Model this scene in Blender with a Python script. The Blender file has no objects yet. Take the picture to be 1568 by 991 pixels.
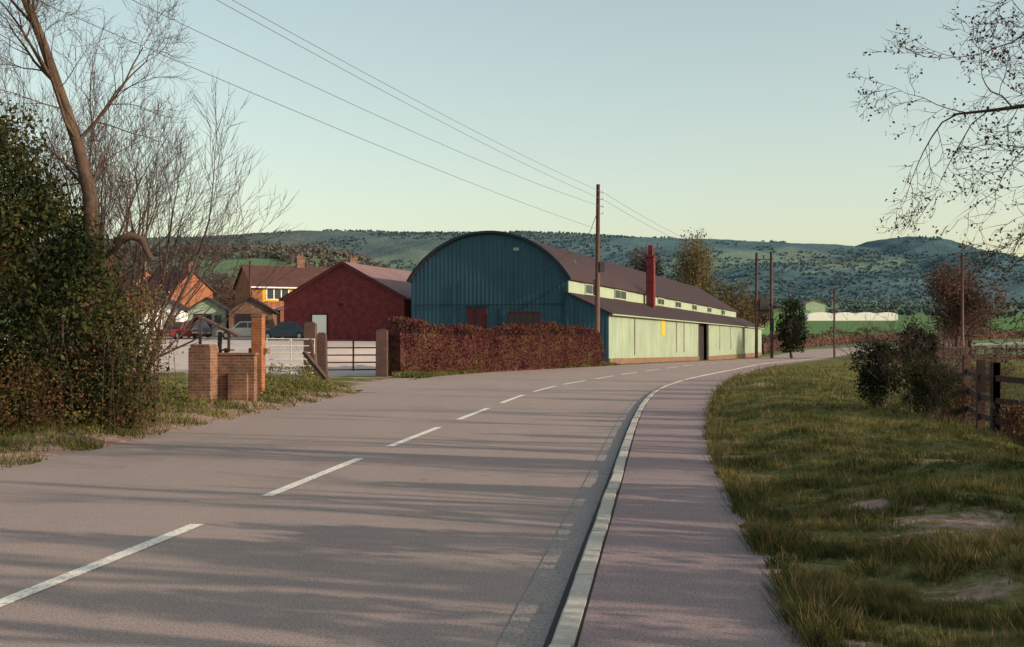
import bpy, math, random
import numpy as np
from mathutils import Vector, Matrix
R = math.radians
rng = np.random.default_rng(7)
random.seed(7)
scene = bpy.context.scene

# ------------------------------------------------------------------ materials
def new_mat(name):
    m = bpy.data.materials.new(name); m.use_nodes = True
    nt = m.node_tree; nt.nodes.clear()
    out = nt.nodes.new('ShaderNodeOutputMaterial')
    b = nt.nodes.new('ShaderNodeBsdfPrincipled')
    nt.links.new(b.outputs[0], out.inputs[0])
    b.inputs['Specular IOR Level'].default_value = 0.25
    return m, nt, b, out

def noise(nt, vec, scale, detail=4, rough=0.6):
    n = nt.nodes.new('ShaderNodeTexNoise')
    n.inputs['Scale'].default_value = scale; n.inputs['Detail'].default_value = detail
    n.inputs['Roughness'].default_value = rough
    nt.links.new(vec, n.inputs['Vector']); return n.outputs[0]

def ramp(nt, fac, stops):
    r = nt.nodes.new('ShaderNodeValToRGB')
    e = r.color_ramp.elements
    while len(e) < len(stops): e.new(0.5)
    for i, (p, c) in enumerate(stops):
        e[i].position = p; e[i].color = (*c, 1) if len(c) == 3 else c
    nt.links.new(fac, r.inputs[0]); return r.outputs[0]

def mixc(nt, fac, a, b, mode='MIX'):
    m = nt.nodes.new('ShaderNodeMix'); m.data_type = 'RGBA'; m.blend_type = mode
    if not isinstance(fac, (int, float)): nt.links.new(fac, m.inputs[0])
    else: m.inputs[0].default_value = fac
    for s, v in ((m.inputs[6], a), (m.inputs[7], b)):
        if isinstance(v, tuple): s.default_value = (*v, 1)
        else: nt.links.new(v, s)
    return m.outputs[2]

def coords(nt, kind='Object'):
    return nt.nodes.new('ShaderNodeTexCoord').outputs[kind]

def position(nt): return nt.nodes.new('ShaderNodeNewGeometry').outputs['Position']

def mapping(nt, vec, scale, rot=(0, 0, 0)):
    m = nt.nodes.new('ShaderNodeMapping'); m.inputs['Scale'].default_value = scale
    m.inputs['Rotation'].default_value = rot
    nt.links.new(vec, m.inputs[0]); return m.outputs[0]

def bump(nt, b, h, strength=0.3, dist=0.02):
    n = nt.nodes.new('ShaderNodeBump'); n.inputs['Strength'].default_value = strength
    n.inputs['Distance'].default_value = dist
    nt.links.new(h, n.inputs['Height']); nt.links.new(n.outputs[0], b.inputs['Normal'])

def sc(c, k): return tuple(min(1, x * k) for x in c)

def simple(name, col, var=0.3, scale=3.0, rough=0.85, bs=0.2, fine=40, world=False, metallic=0):
    m, nt, b, o = new_mat(name)
    v = position(nt) if world else coords(nt)
    c = ramp(nt, noise(nt, v, scale), [(0.3, sc(col, 1 - var)), (0.7, sc(col, 1 + var))])
    f = noise(nt, v, fine)
    c = mixc(nt, 0.35, c, ramp(nt, f, [(0.3, sc(col, 0.6)), (0.7, sc(col, 1.4))]))
    nt.links.new(c, b.inputs['Base Color']); b.inputs['Roughness'].default_value = rough
    b.inputs['Metallic'].default_value = metallic
    bump(nt, b, f, bs)
    return m

def foliage(name, cols, s1=0.8, s2=6.0, trans=0.25):
    m, nt, b, o = new_mat(name)
    v = position(nt)
    n1 = noise(nt, v, s1, 3); n2 = noise(nt, v, s2, 2)
    mx = nt.nodes.new('ShaderNodeMath'); mx.operation = 'MULTIPLY_ADD'; mx.inputs[1].default_value = 0.5
    nt.links.new(n2, mx.inputs[0])
    h = nt.nodes.new('ShaderNodeMath'); h.operation = 'MULTIPLY'; h.inputs[1].default_value = 0.5
    nt.links.new(n1, h.inputs[0]); nt.links.new(h.outputs[0], mx.inputs[2])
    k = len(cols)
    c = ramp(nt, mx.outputs[0], [(0.37 + 0.26 * i / (k - 1), cols[i]) for i in range(k)])
    nt.links.new(c, b.inputs['Base Color']); b.inputs['Roughness'].default_value = 0.8
    b.inputs['Specular IOR Level'].default_value = 0.1
    t = nt.nodes.new('ShaderNodeBsdfTranslucent'); nt.links.new(c, t.inputs[0])
    ms = nt.nodes.new('ShaderNodeMixShader'); ms.inputs[0].default_value = trans
    nt.links.new(b.outputs[0], ms.inputs[1]); nt.links.new(t.outputs[0], ms.inputs[2])
    nt.links.new(ms.outputs[0], o.inputs[0])
    return m

def corrugated(name, col, stain, axis='Y', pitch=0.3):
    m, nt, b, o = new_mat(name)
    v = coords(nt)
    w = nt.nodes.new('ShaderNodeTexWave'); w.wave_type = 'BANDS'; w.bands_direction = axis
    w.inputs['Scale'].default_value = 0.314 / pitch; nt.links.new(v, w.inputs['Vector'])
    sc3 = (0.25, 1.3, 0.12) if axis == 'Y' else (1.3, 0.25, 0.12)
    streak = noise(nt, mapping(nt, v, sc3), 1.6, 5)
    c = ramp(nt, streak, [(0.25, stain), (0.5, col), (0.8, sc(col, 1.3))])
    c = mixc(nt, 0.45, c, ramp(nt, noise(nt, v, 0.35, 6, .7), [(0.3, sc(col, .6)), (0.7, sc(col, 1.25))]))
    w2 = nt.nodes.new('ShaderNodeTexWave'); w2.wave_type = 'BANDS'; w2.bands_direction = axis
    w2.inputs['Scale'].default_value = 0.314 / 2.2; w2.inputs['Distortion'].default_value = 0.15
    nt.links.new(v, w2.inputs['Vector'])
    c = mixc(nt, ramp(nt, w2.outputs[1], [(0.0, (0.45,) * 3), (0.03, (0,) * 3)]), c, stain)
    c = mixc(nt, 0.25, c, ramp(nt, w.outputs[1], [(0, (.45,) * 3), (1, (1,) * 3)]), 'MULTIPLY')
    nt.links.new(c, b.inputs['Base Color']); b.inputs['Roughness'].default_value = 0.75
    bump(nt, b, w.outputs[1], 0.45, 0.04)
    return m

def brick(name, c1, c2, mortar, scale=1.0):
    m, nt, b, o = new_mat(name)
    v = coords(nt)
    sep = nt.nodes.new('ShaderNodeSeparateXYZ'); nt.links.new(v, sep.inputs[0])
    add = nt.nodes.new('ShaderNodeMath'); nt.links.new(sep.outputs[0], add.inputs[0]); nt.links.new(sep.outputs[1], add.inputs[1])
    cmb = nt.nodes.new('ShaderNodeCombineXYZ'); nt.links.new(add.outputs[0], cmb.inputs[0]); nt.links.new(sep.outputs[2], cmb.inputs[1])
    t = nt.nodes.new('ShaderNodeTexBrick'); nt.links.new(cmb.outputs[0], t.inputs['Vector'])
    t.inputs['Scale'].default_value = scale; t.inputs['Brick Width'].default_value = 0.225
    t.inputs['Row Height'].default_value = 0.075; t.inputs['Mortar Size'].default_value = 0.008
    t.inputs['Color1'].default_value = (*c1, 1); t.inputs['Color2'].default_value = (*c2, 1)
    t.inputs['Mortar'].default_value = (*mortar, 1)
    c = mixc(nt, 0.85, t.outputs[0], ramp(nt, noise(nt, v, 2.2, 6, .75), [(0.3, (.3, .3, .34)), (0.7, (1.2, 1.12, 1.05))]), 'MULTIPLY')
    nt.links.new(c, b.inputs['Base Color']); b.inputs['Roughness'].default_value = 0.9
    bump(nt, b, t.outputs[1], -0.4, 0.01)
    return m

def asphalt(name, base, tint):
    m, nt, b, o = new_mat(name); v = position(nt)
    big = noise(nt, mapping(nt, v, (0.9, 0.15, 1), (0, 0, R(-8))), 0.9, 5)
    c = ramp(nt, big, [(0.3, sc(base, 0.82)), (0.7, sc(tint, 1.12))])
    c = mixc(nt, 0.4, c, ramp(nt, noise(nt, v, 5, 7, .75), [(0.3, sc(base, .6)), (0.7, sc(tint, 1.3))]))
    g = noise(nt, v, 60, 3)
    c = mixc(nt, 0.6, c, ramp(nt, g, [(0.3, sc(base, .4)), (0.7, sc(tint, 1.6))]))
    sp = ramp(nt, noise(nt, v, 2.2, 2), [(0.70, (0, 0, 0)), (0.74, (.35, .35, .35))])
    c = mixc(nt, sp, c, sc(base, .45))
    nt.links.new(c, b.inputs['Base Color']); b.inputs['Roughness'].default_value = 0.9
    bump(nt, b, g, 0.5, 0.008)
    return m

M = {}
M['road'] = asphalt('asphalt_road', (0.235, 0.185, 0.178), (0.305, 0.24, 0.222))
M['path'] = asphalt('asphalt_path', (0.215, 0.158, 0.17), (0.275, 0.205, 0.207))
M['gutter'] = asphalt('gutter_channel', (0.21, 0.18, 0.175), (0.28, 0.24, 0.23))
M['kerb'] = simple('kerb_concrete', (0.42, 0.39, 0.35), .25, 2, .9, .3, 30, True)
M['concrete'] = simple('yard_concrete', (0.44, 0.38, 0.35), .2, .4, .9, .2, 8, True)
M['tar'] = simple('tar_joint', (0.035, 0.03, 0.035), .3, 2, .8, .2, 30, True)

def marking():
    m, nt, b, o = new_mat('road_paint'); v = position(nt)
    n = noise(nt, v, 22, 6, .8)
    c = ramp(nt, n, [(0.38, (0.32, 0.27, 0.25)), (0.50, (0.78, 0.75, 0.68))])
    nt.links.new(c, b.inputs['Base Color']); b.inputs['Roughness'].default_value = .7
    return m
M['paint'] = marking()

def ground_mat():
    m, nt, b, o = new_mat('grass_ground'); v = position(nt)
    g = ramp(nt, noise(nt, v, 0.7, 7, .7), [(0.3, (0.040, 0.055, 0.016)), (0.52, (0.10, 0.11, 0.032)), (0.7, (0.24, 0.19, 0.08))])
    g = mixc(nt, 0.5, g, ramp(nt, noise(nt, v, 14, 6, .7), [(0.3, (0.03, 0.04, 0.012)), (0.7, (0.22, 0.20, 0.08))]))
    d = ramp(nt, noise(nt, v, 6, 6), [(0.3, (0.18, 0.115, 0.095)), (0.7, (0.40, 0.285, 0.24))])
    a = nt.nodes.new('ShaderNodeAttribute'); a.attribute_name = 'dirt'
    mm = nt.nodes.new('ShaderNodeMath'); mm.operation = 'ADD'
    nt.links.new(a.outputs['Fac'], mm.inputs[0])
    nn = ramp(nt, noise(nt, v, 1.8, 8, .8), [(0.33, (0,) * 3), (0.70, (.85,) * 3)])
    nt.links.new(nn, mm.inputs[1])
    f = ramp(nt, mm.outputs[0], [(0.62, (0,) * 3), (0.82, (1,) * 3)])
    c = mixc(nt, f, g, d)
    sep = nt.nodes.new('ShaderNodeSeparateXYZ'); nt.links.new(v, sep.inputs[0])
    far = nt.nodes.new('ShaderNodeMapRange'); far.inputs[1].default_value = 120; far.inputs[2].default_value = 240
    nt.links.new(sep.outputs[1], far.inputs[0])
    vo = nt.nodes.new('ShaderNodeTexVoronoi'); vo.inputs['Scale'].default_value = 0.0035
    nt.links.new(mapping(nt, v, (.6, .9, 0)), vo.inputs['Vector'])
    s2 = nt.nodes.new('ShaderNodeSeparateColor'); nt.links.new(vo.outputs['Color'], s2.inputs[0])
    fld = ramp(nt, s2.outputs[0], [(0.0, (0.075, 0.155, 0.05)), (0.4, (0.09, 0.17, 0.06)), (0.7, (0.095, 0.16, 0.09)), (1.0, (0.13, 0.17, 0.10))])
    haze_mix = nt.nodes.new('ShaderNodeMapRange'); haze_mix.inputs[1].default_value = 500; haze_mix.inputs[2].default_value = 1800; haze_mix.inputs[4].default_value = .85
    nt.links.new(sep.outputs[1], haze_mix.inputs[0])
    fld = mixc(nt, haze_mix.outputs[0], fld, (0.09, 0.15, 0.15))  # painted haze: field colour fades to blue-grey with distance
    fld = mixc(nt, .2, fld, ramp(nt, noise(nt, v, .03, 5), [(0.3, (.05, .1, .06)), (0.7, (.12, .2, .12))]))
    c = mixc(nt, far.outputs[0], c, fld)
    nt.links.new(c, b.inputs['Base Color']); b.inputs['Roughness'].default_value = 1
    b.inputs['Specular IOR Level'].default_value = 0.05
    bump(nt, b, noise(nt, v, 12, 4), 0.6, 0.06)
    return m
M['ground'] = ground_mat()

def hills_mat():
    m, nt, b, o = new_mat('hazed_hillside'); v = position(nt)
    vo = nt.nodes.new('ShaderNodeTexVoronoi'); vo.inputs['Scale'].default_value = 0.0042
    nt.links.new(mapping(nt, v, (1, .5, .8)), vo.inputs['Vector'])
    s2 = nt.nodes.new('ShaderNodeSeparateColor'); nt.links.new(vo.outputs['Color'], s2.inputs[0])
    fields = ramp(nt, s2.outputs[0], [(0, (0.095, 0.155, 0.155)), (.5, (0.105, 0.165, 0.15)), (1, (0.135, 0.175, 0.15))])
    forest = ramp(nt, noise(nt, v, .03, 6, .7), [(.3, (0.062, 0.112, 0.135)), (.7, (0.088, 0.14, 0.16))])  # fields and forest carry distance haze as bluish, paler colour
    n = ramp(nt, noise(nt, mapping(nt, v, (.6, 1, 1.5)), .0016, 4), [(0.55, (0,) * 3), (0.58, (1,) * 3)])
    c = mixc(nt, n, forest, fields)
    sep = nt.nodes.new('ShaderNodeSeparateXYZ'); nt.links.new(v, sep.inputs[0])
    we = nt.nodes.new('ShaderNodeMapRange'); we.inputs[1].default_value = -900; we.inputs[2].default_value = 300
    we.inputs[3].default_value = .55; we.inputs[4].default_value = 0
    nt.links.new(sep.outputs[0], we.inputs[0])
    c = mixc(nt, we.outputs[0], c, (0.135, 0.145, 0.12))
    nt.links.new(c, b.inputs['Base Color']); b.inputs['Roughness'].default_value = 1
    b.inputs['Specular IOR Level'].default_value = 0
    bump(nt, b, noise(nt, v, .05, 5, .7), .6, 8)
    return m
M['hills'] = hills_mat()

M['bark'] = simple('bark', (0.07, 0.048, 0.047), .4, 3, .95, .6, 25)
M['bark_light'] = simple('bark_light', (0.09, 0.06, 0.045), .45, 3, .95, .8, 18)
M['pole'] = simple('pole_wood', (0.11, 0.06, 0.056), .3, 2, .9, .4, 20)
M['wood'] = simple('weathered_wood', (0.08, 0.047, 0.043), .35, 3, .9, .5, 18)
M['metal'] = simple('galvanised', (0.35, 0.34, 0.33), .2, 4, .5, .1, 20, metallic=.3)
M['wire'] = simple('wire', (0.10, 0.12, 0.12), .1)
M['iron'] = simple('dark_iron', (0.05, 0.045, 0.05), .3)
M['blue'] = corrugated('blue_corrugated', (0.027, 0.083, 0.125), (0.024, 0.055, 0.08), 'X')
M['blue_dark'] = simple('blue_trim', (0.012, 0.03, 0.045), .2)
M['cream'] = corrugated('cream_corrugated', (0.26, 0.335, 0.255), (0.20, 0.19, 0.12), 'Y')
M['cream2'] = simple('cream_wall', (0.28, 0.35, 0.26), .12, .6)
M['roof'] = corrugated('roof_sheet', (0.042, 0.022, 0.027), (0.033, 0.021, 0.028), 'Y')
M['tiles'] = simple('roof_tiles', (0.08, 0.038, 0.034), .3, 1.2, .9, .4, 12)
M['slate'] = simple('roof_grey', (0.19, 0.12, 0.125), .2, .6, .8, .2, 10)
M['blackroof'] = simple('black_roof', (0.03, 0.025, 0.03), .3, 1)
M['redbrick'] = brick('red_brick', (0.18, 0.03, 0.036), (0.14, 0.022, 0.03), (0.15, 0.055, 0.06))
M['orangebrick'] = brick('orange_brick', (0.36, 0.125, 0.05), (0.28, 0.095, 0.045), (0.32, 0.21, 0.14))
M['tanbrick'] = brick('old_brick', (0.25, 0.13, 0.085), (0.15, 0.085, 0.065), (0.26, 0.20, 0.15))
M['white'] = simple('white_paint', (0.72, 0.72, 0.70), .08, 1)
M['glass'] = simple('window_glass', (0.04, 0.05, 0.055), .2, 1, .15, 0)
M['dark'] = simple('dark_opening', (0.02, 0.015, 0.018), .2)
M['maroon'] = simple('maroon_paint', (0.075, 0.018, 0.025), .2)
M['yellow'] = simple('yellow_paint', (0.65, 0.33, 0.03), .1)
M['rubber'] = simple('tyre', (0.02, 0.02, 0.02), .2)
M['f_ivy'] = foliage('ivy_leaves', [(0.010, 0.018, 0.008), (0.028, 0.042, 0.016), (0.06, 0.066, 0.022), (0.11, 0.07, 0.035)])
M['f_bramble'] = foliage('bramble_leaves', [(0.04, 0.022, 0.014), (0.13, 0.058, 0.036), (0.11, 0.10, 0.03), (0.26, 0.10, 0.05)])
M['f_hedge'] = foliage('hedge_leaves', [(0.035, 0.015, 0.018), (0.085, 0.028, 0.03), (0.12, 0.05, 0.04), (0.095, 0.09, 0.03)])
M['f_bud'] = foliage('bud_leaves', [(0.05, 0.035, 0.03), (0.09, 0.06, 0.04), (0.08, 0.08, 0.03)])
M['f_bush'] = foliage('bush_leaves', [(0.008, 0.013, 0.008), (0.02, 0.032, 0.015), (0.036, 0.048, 0.02)])
M['f_brown'] = foliage('brown_crown', [(0.05, 0.032, 0.03), (0.10, 0.06, 0.05), (0.15, 0.085, 0.06)], .3, 1)
M['f_yel'] = foliage('spring_crown', [(0.07, 0.06, 0.03), (0.12, 0.10, 0.045), (0.17, 0.125, 0.06)], .3, 1)
M['f_wood'] = foliage('hazed_wood_crown', [(0.08, 0.095, 0.09), (0.115, 0.10, 0.095), (0.105, 0.12, 0.10)], .012, .15, .2)  # distant crowns, haze mixed into the leaf colours
M['f_row'] = foliage('hazed_hedgerow_crown', [(0.055, 0.09, 0.09), (0.07, 0.11, 0.105), (0.09, 0.125, 0.115)], .02, .2, .2)  # greyed leaf tones, with aerial haze painted in
M['f_hill'] = foliage('hazed_hill_crown', [(0.068, 0.118, 0.142), (0.082, 0.136, 0.157), (0.10, 0.155, 0.165)], .004, .03, .3)  # blue-grey stands for haze over the far hill trees
M['grass'] = foliage('grass_blades', [(0.030, 0.044, 0.014), (0.07, 0.088, 0.026), (0.15, 0.14, 0.045), (0.29, 0.23, 0.10)], 0.9, 9, .3)
M['drygrass'] = foliage('dry_grass', [(0.14, 0.09, 0.05), (0.24, 0.15, 0.08), (0.30, 0.21, 0.12)], 0.7, 9, .3)

# ------------------------------------------------------------------ mesh builder
def empty(name, loc=(0, 0, 0), rz=0):
    e = bpy.data.objects.new(name, None); e.location = loc; e.rotation_euler = (0, 0, rz)
    e.empty_display_size = .3
    scene.collection.objects.link(e); return e

class MB:
    def __init__(s): s.v = []; s.f = []; s.m = []; s.mi = 0
    def add(s, vs, fs):
        o = len(s.v); s.v += [tuple(p) for p in vs]
        s.f += [tuple(i + o for i in f) for f in fs]; s.m += [s.mi] * len(fs); return s
    def box(s, x0, x1, y0, y1, z0, z1):
        return s.add([(x0, y0, z0), (x1, y0, z0), (x1, y1, z0), (x0, y1, z0), (x0, y0, z1), (x1, y0, z1), (x1, y1, z1), (x0, y1, z1)],
                     [(0, 3, 2, 1), (4, 5, 6, 7), (0, 1, 5, 4), (1, 2, 6, 5), (2, 3, 7, 6), (3, 0, 4, 7)])
    def beam(s, a, b, w, h=None):
        h = h or w; a = Vector(a); b = Vector(b); d = (b - a).normalized()
        up = Vector((0, 0, 1)) if abs(d.z) < .9 else Vector((0, 1, 0))
        sx = d.cross(up).normalized() * w / 2; sz = sx.cross(d).normalized() * h / 2
        vs = [a - sx - sz, a + sx - sz, a + sx + sz, a - sx + sz, b - sx - sz, b + sx - sz, b + sx + sz, b - sx + sz]
        return s.add(vs, [(0, 1, 2, 3), (7, 6, 5, 4), (0, 4, 5, 1), (1, 5, 6, 2), (2, 6, 7, 3), (3, 7, 4, 0)])
    def prism(s, poly, y0, y1):
        n = len(poly); vs = [(x, y0, z) for x, z in poly] + [(x, y1, z) for x, z in poly]
        fs = [tuple(range(n)), tuple(range(2 * n - 1, n - 1, -1))] + [(i, i + n, (i + 1) % n + n, (i + 1) % n) for i in range(n)]
        return s.add(vs, fs)
    def tube(s, pts, rad, k=5):
        pts = [Vector(p) for p in pts]; n = len(pts); vs = []; fs = []
        for i, p in enumerate(pts):
            d = (pts[min(i + 1, n - 1)] - pts[max(i - 1, 0)])
            if d.length < 1e-9: d = Vector((0, 0, 1))
            d.normalize(); u = Vector((0, 0, 1)) if abs(d.z) < .8 else Vector((1, 0, 0))
            a = d.cross(u).normalized(); b = d.cross(a)
            r = rad[i] if hasattr(rad, '__len__') else rad
            for j in range(k):
                t = 2 * math.pi * j / k; vs.append(p + a * (r * math.cos(t)) + b * (r * math.sin(t)))
        for i in range(n - 1):
            for j in range(k):
                fs.append((i * k + j, i * k + (j + 1) % k, (i + 1) * k + (j + 1) % k, (i + 1) * k + j))
        fs.append(tuple(range(k))); fs.append(tuple(range(n * k - 1, (n - 1) * k - 1, -1)))
        return s.add(vs, fs)
    def obj(s, name, mats, parent=None, smooth=False, bevel=0):
        me = bpy.data.meshes.new(name); me.from_pydata(s.v, [], s.f); me.validate()
        for m in (mats if isinstance(mats, (list, tuple)) else [mats]): me.materials.append(m)
        if len(me.polygons) == len(s.m): me.polygons.foreach_set('material_index', s.m)
        if smooth: me.polygons.foreach_set('use_smooth', [True] * len(me.polygons))
        me.update()
        o = bpy.data.objects.new(name, me); scene.collection.objects.link(o)
        if parent: o.parent = parent
        if bevel:
            b = o.modifiers.new('b', 'BEVEL'); b.width = bevel; b.segments = 2; b.limit_method = 'ANGLE'
        return o

def np_mesh(name, v, f, mat, parent=None, smooth=False):
    me = bpy.data.meshes.new(name); k = f.shape[1]
    me.vertices.add(len(v)); me.vertices.foreach_set('co', v.astype(np.float32).ravel())
    me.loops.add(f.size); me.loops.foreach_set('vertex_index', f.astype(np.int32).ravel())
    me.polygons.add(len(f)); me.polygons.foreach_set('loop_start', np.arange(0, f.size, k, dtype=np.int32))
    me.polygons.foreach_set('loop_total', np.full(len(f), k, dtype=np.int32))
    me.update(calc_edges=True)
    if smooth: me.polygons.foreach_set('use_smooth', np.ones(len(f), dtype=bool))
    me.materials.append(mat)
    o = bpy.data.objects.new(name, me); scene.collection.objects.link(o)
    if parent: o.parent = parent
    return o

# ------------------------------------------------------------------ terrain
def ss(a, b, x):
    t = np.clip((np.asarray(x, float) - a) / (b - a), 0, 1); return t * t * (3 - 2 * t)
def smooth_line(ys, xs):
    Y = np.arange(-60, 320, .5); X = np.interp(Y, ys, xs)
    k = 13; p = np.pad(X, k, mode='reflect', reflect_type='odd')
    X2 = np.convolve(p, np.ones(k) / k, 'same')[k:-k]
    return lambda y: np.interp(y, Y, X2)
kerbX = smooth_line([-60, -20, 6.31, 9, 13.5, 18.56, 23.8, 31.3, 38, 45.7, 52, 59.4, 88, 170, 195, 215, 235, 320],
                    [-8, -3.0, .21, .555, 1.13, 1.76, 2.43, 3.5, 4.67, 6.5, 8.4, 10.76, 19.7, 45.5, 58, 78, 115, 400])
pathX = smooth_line([-60, -20, 6.31, 9, 13.5, 17.5, 22.8, 29.7, 37.1, 49.5, 64.6, 88, 170, 195, 215, 235, 320],
                    [-6.6, -1.6, 1.6, 1.92, 2.42, 2.95, 3.8, 5.05, 6.5, 9.4, 14.0, 21.4, 47.2, 60, 81, 119, 410])
leftX = smooth_line([-60, -20, 6, 14.7, 22.5, 29, 35, 47, 52, 59.4, 66, 74, 78, 88, 170, 200, 225, 245, 320],
                    [-16, -10.5, -7.4, -6.45, -6.0, -5.4, -4.8, -4.2, -3.6, -1.3, 2.2, 6.2, 7.7, 10.9, 36.8, 50, 76, 115, 390])
midX = smooth_line([-60, -20, 6.6, 10.6, 16.3, 22, 28.3, 35.4, 42.4, 57, 88, 170, 198, 220, 240, 320],
                   [-12, -7, -3.28, -2.79, -2.12, -1.39, -.57, .37, 1.65, 5.6, 15.3, 41.2, 54, 77, 115, 395])

# crest line of the far hills: (x, height above eye level)
RX = [-2532, -1677, -1356, -971, -779, -565, -308, 34, 248, 462, 676, 890, 1125, 1178, 1275, 1360, 1414, 1510, 1660, 2601]
RZ = [292, 316, 329, 342, 355, 357, 353, 355, 344, 338, 331, 318, 305, 325, 340, 336, 312, 260, 208, 173]

def wob(x, y, s, seed=0):
    return (np.sin(x / s + seed) * np.cos(y / s * 1.3 + seed * 2) + .5 * np.sin(x / s * 2.3 + y / s * 1.7 + seed) + .3 * np.cos(x / s * 4.1 - y / s * 3.7))
def gbase(x, y):
    x = np.asarray(x, float); y = np.asarray(y, float)
    z = np.interp(y, [-100, 75, 100, 130, 170, 230, 500, 1000, 2200], [0, 0, -.25, -.6, -.9, .8, 10.5, 27, 73])
    m = ss(-2, -9, x - .3 * (y - 70))
    z = z + m * (1.3 * ss(46, 70, y) + .025 * np.clip(y - 72, 0, 70) + .3 * ss(75, 130, y))
    z = z + ss(-20, -140, x) * 38 * np.exp(-((y - 850) / 260) ** 2)
    h = ss(2300, 3950, y)
    zr = np.interp(x, RX, RZ)
    z = np.where(y > 2200, 73 + (zr - 73) * h - .06 * np.clip(y - 4000, 0, 1e5), z)
    z = z + np.where(y > 2200, (wob(x, y, 260, 1) * 14 + wob(x, y, 70, 2) * 4) * h * (1 - h) * 4, 0)
    z = z + np.where(y > 2800, wob(x, y, 45, 1) * 1.5, 0)
    z = z + np.where(y > 300, wob(x, y, 140, 3) * 1.2 * ss(300, 900, y), 0)
    return z
KH = .065
def gz(x, y):
    x = np.asarray(x, float); y = np.asarray(y, float)
    z = gbase(x, y); u = x - kerbX(y); w = x - pathX(y); near = (y < 300)
    z = z + np.where(near, KH * ss(.3, 1.1, u), 0)
    nf = 1 - ss(40, 65, y)
    z = z + near * nf * (.16 * ss(.3, 1.6, w) * (1 - ss(3.2, 5, w)) - .55 * ss(4.0, 6.5, w) + .8 * ss(9, 14, w))
    z = z + near * ss(.1, 1, w) * (.05 * wob(x, y, 1.1, 2) + .03 * wob(x, y, .45, 1)) * (1 - ss(80, 120, y))
    l = leftX(y) - x
    z = z + near * (ss(.0, .5, l) * .03 + ss(.2, 1.5, l) * (.10 + .05 * wob(x, y, 1.0, 5)) * (1 - ss(48, 60, y)))
    inside = (u < .9) & (l < -.15) & near
    z = z - np.where(inside, .06, 0)
    z = z - np.where(near & (w < -.05) & (u >= .9), .06, 0)
    return z
def in_poly(x, y, poly):
    x = np.asarray(x); y = np.asarray(y); c = np.zeros(x.shape, bool); n = len(poly)
    for i in range(n):
        x1, y1 = poly[i]; x2, y2 = poly[(i + 1) % n]
        if y1 == y2: continue
        cond = ((y1 > y) != (y2 > y)) & (x < (x2 - x1) * (y - y1) / (y2 - y1) + x1); c ^= cond
    return c
APRON = [(-4.3, 36), (-4.0, 49), (-5.2, 53), (-5.5, 60), (-8, 84), (-12, 128), (-60, 128), (-46, 60), (-26, 50), (-12.5, 47.5), (-8.5, 45), (-5.9, 40)]

def grid_sheet(name, xs, ys, zf, mat, smooth=True):
    X, Y = np.meshgrid(xs, ys); Z = zf(X, Y)
    v = np.stack([X, Y, Z], -1).reshape(-1, 3); nx, ny = len(xs), len(ys)
    i = np.arange(ny - 1)[:, None] * nx + np.arange(nx - 1)[None]
    f = np.stack([i, i + 1, i + nx + 1, i + nx], -1).reshape(-1, 4)
    return np_mesh(name, v, f, mat, smooth=smooth), X, Y

def gz_yard(x, y): return gz(x, y) - np.where(in_poly(x, y, APRON), .10, 0)
xs = 14 * np.sinh(np.linspace(-5.9, 5.9, 460)); ys = 16 + 14 * np.sinh(np.linspace(-2.3, 5.83, 460))
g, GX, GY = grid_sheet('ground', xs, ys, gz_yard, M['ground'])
w = GX - pathX(GY); l = leftX(GY) - GX
BARE = [(3.5, 9.2, .6, .5), (3.1, 10.3, .3, .4), (4.3, 8.0, .5, .5), (2.8, 7.2, .4, .45), (7.8, 38, 1.0, .4), (6.4, 28, .7, .35), (5.0, 13.5, .5, .4)]
dirt = .6 * np.exp(-np.clip(w, 0, 99) / .3) * (w > -.3) + .95 * np.exp(-np.clip(l, 0, 99) / 1.1) * (l > -.4) * (GY < 50)
for (a, b, r, k) in BARE + [(-7.0, 27.5, 1.4, .7), (-9, 24, 1.2, .4), (-6.5, 24.5, 1.2, .7), (-5.8, 31.5, 1.2, .5)]:
    dirt += k * np.exp(-((GX - a) ** 2 + (GY - b) ** 2) / r ** 2)
at = g.data.attributes.new('dirt', 'FLOAT', 'POINT'); at.data.foreach_set('value', dirt.astype(np.float32).ravel())
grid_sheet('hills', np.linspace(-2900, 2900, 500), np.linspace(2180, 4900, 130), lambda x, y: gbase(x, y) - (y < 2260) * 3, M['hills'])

def ribbon(name, y0, y1, step, fa, fb, za, n, mat, parent=None):
    Y = np.arange(y0, y1 + 1e-6, step); t = np.linspace(0, 1, n)
    A = fa(Y); B = fb(Y); X = A[:, None] * (1 - t) + B[:, None] * t; YY = np.repeat(Y[:, None], n, 1)
    Z = gbase(X, YY) + za
    v = np.stack([X, YY, Z], -1).reshape(-1, 3); i = np.arange(len(Y) - 1)[:, None] * n + np.arange(n - 1)[None]
    f = np.stack([i, i + 1, i + n + 1, i + n], -1).reshape(-1, 4)
    return np_mesh(name, v, f, mat, parent, True)
ragL = lambda y: leftX(y) + .09 * np.sin(y * 2.1) + .06 * np.sin(y * 5.3) + .04 * np.sin(y * 11) - .1
ragP = lambda y: pathX(y) + .06 * np.sin(y * 1.7) + .04 * np.sin(y * 6.1 + 1) + .03 * np.sin(y * 13)
ribbon('road', -50, 260, .2, ragL, lambda y: kerbX(y), .0, 14, M['road'])
marks = empty('road_markings')
dashes = [(6.2, 10.5), (12.4, 16.3), (18.1, 22.1), (24.2, 28.2), (30.5, 34.9), (37.0, 41.6)] + [(43.2 + 6 * i, 47.2 + 6 * i) for i in range(20)] + [(-5.5, -1.5), (.3, 4.3)]
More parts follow.
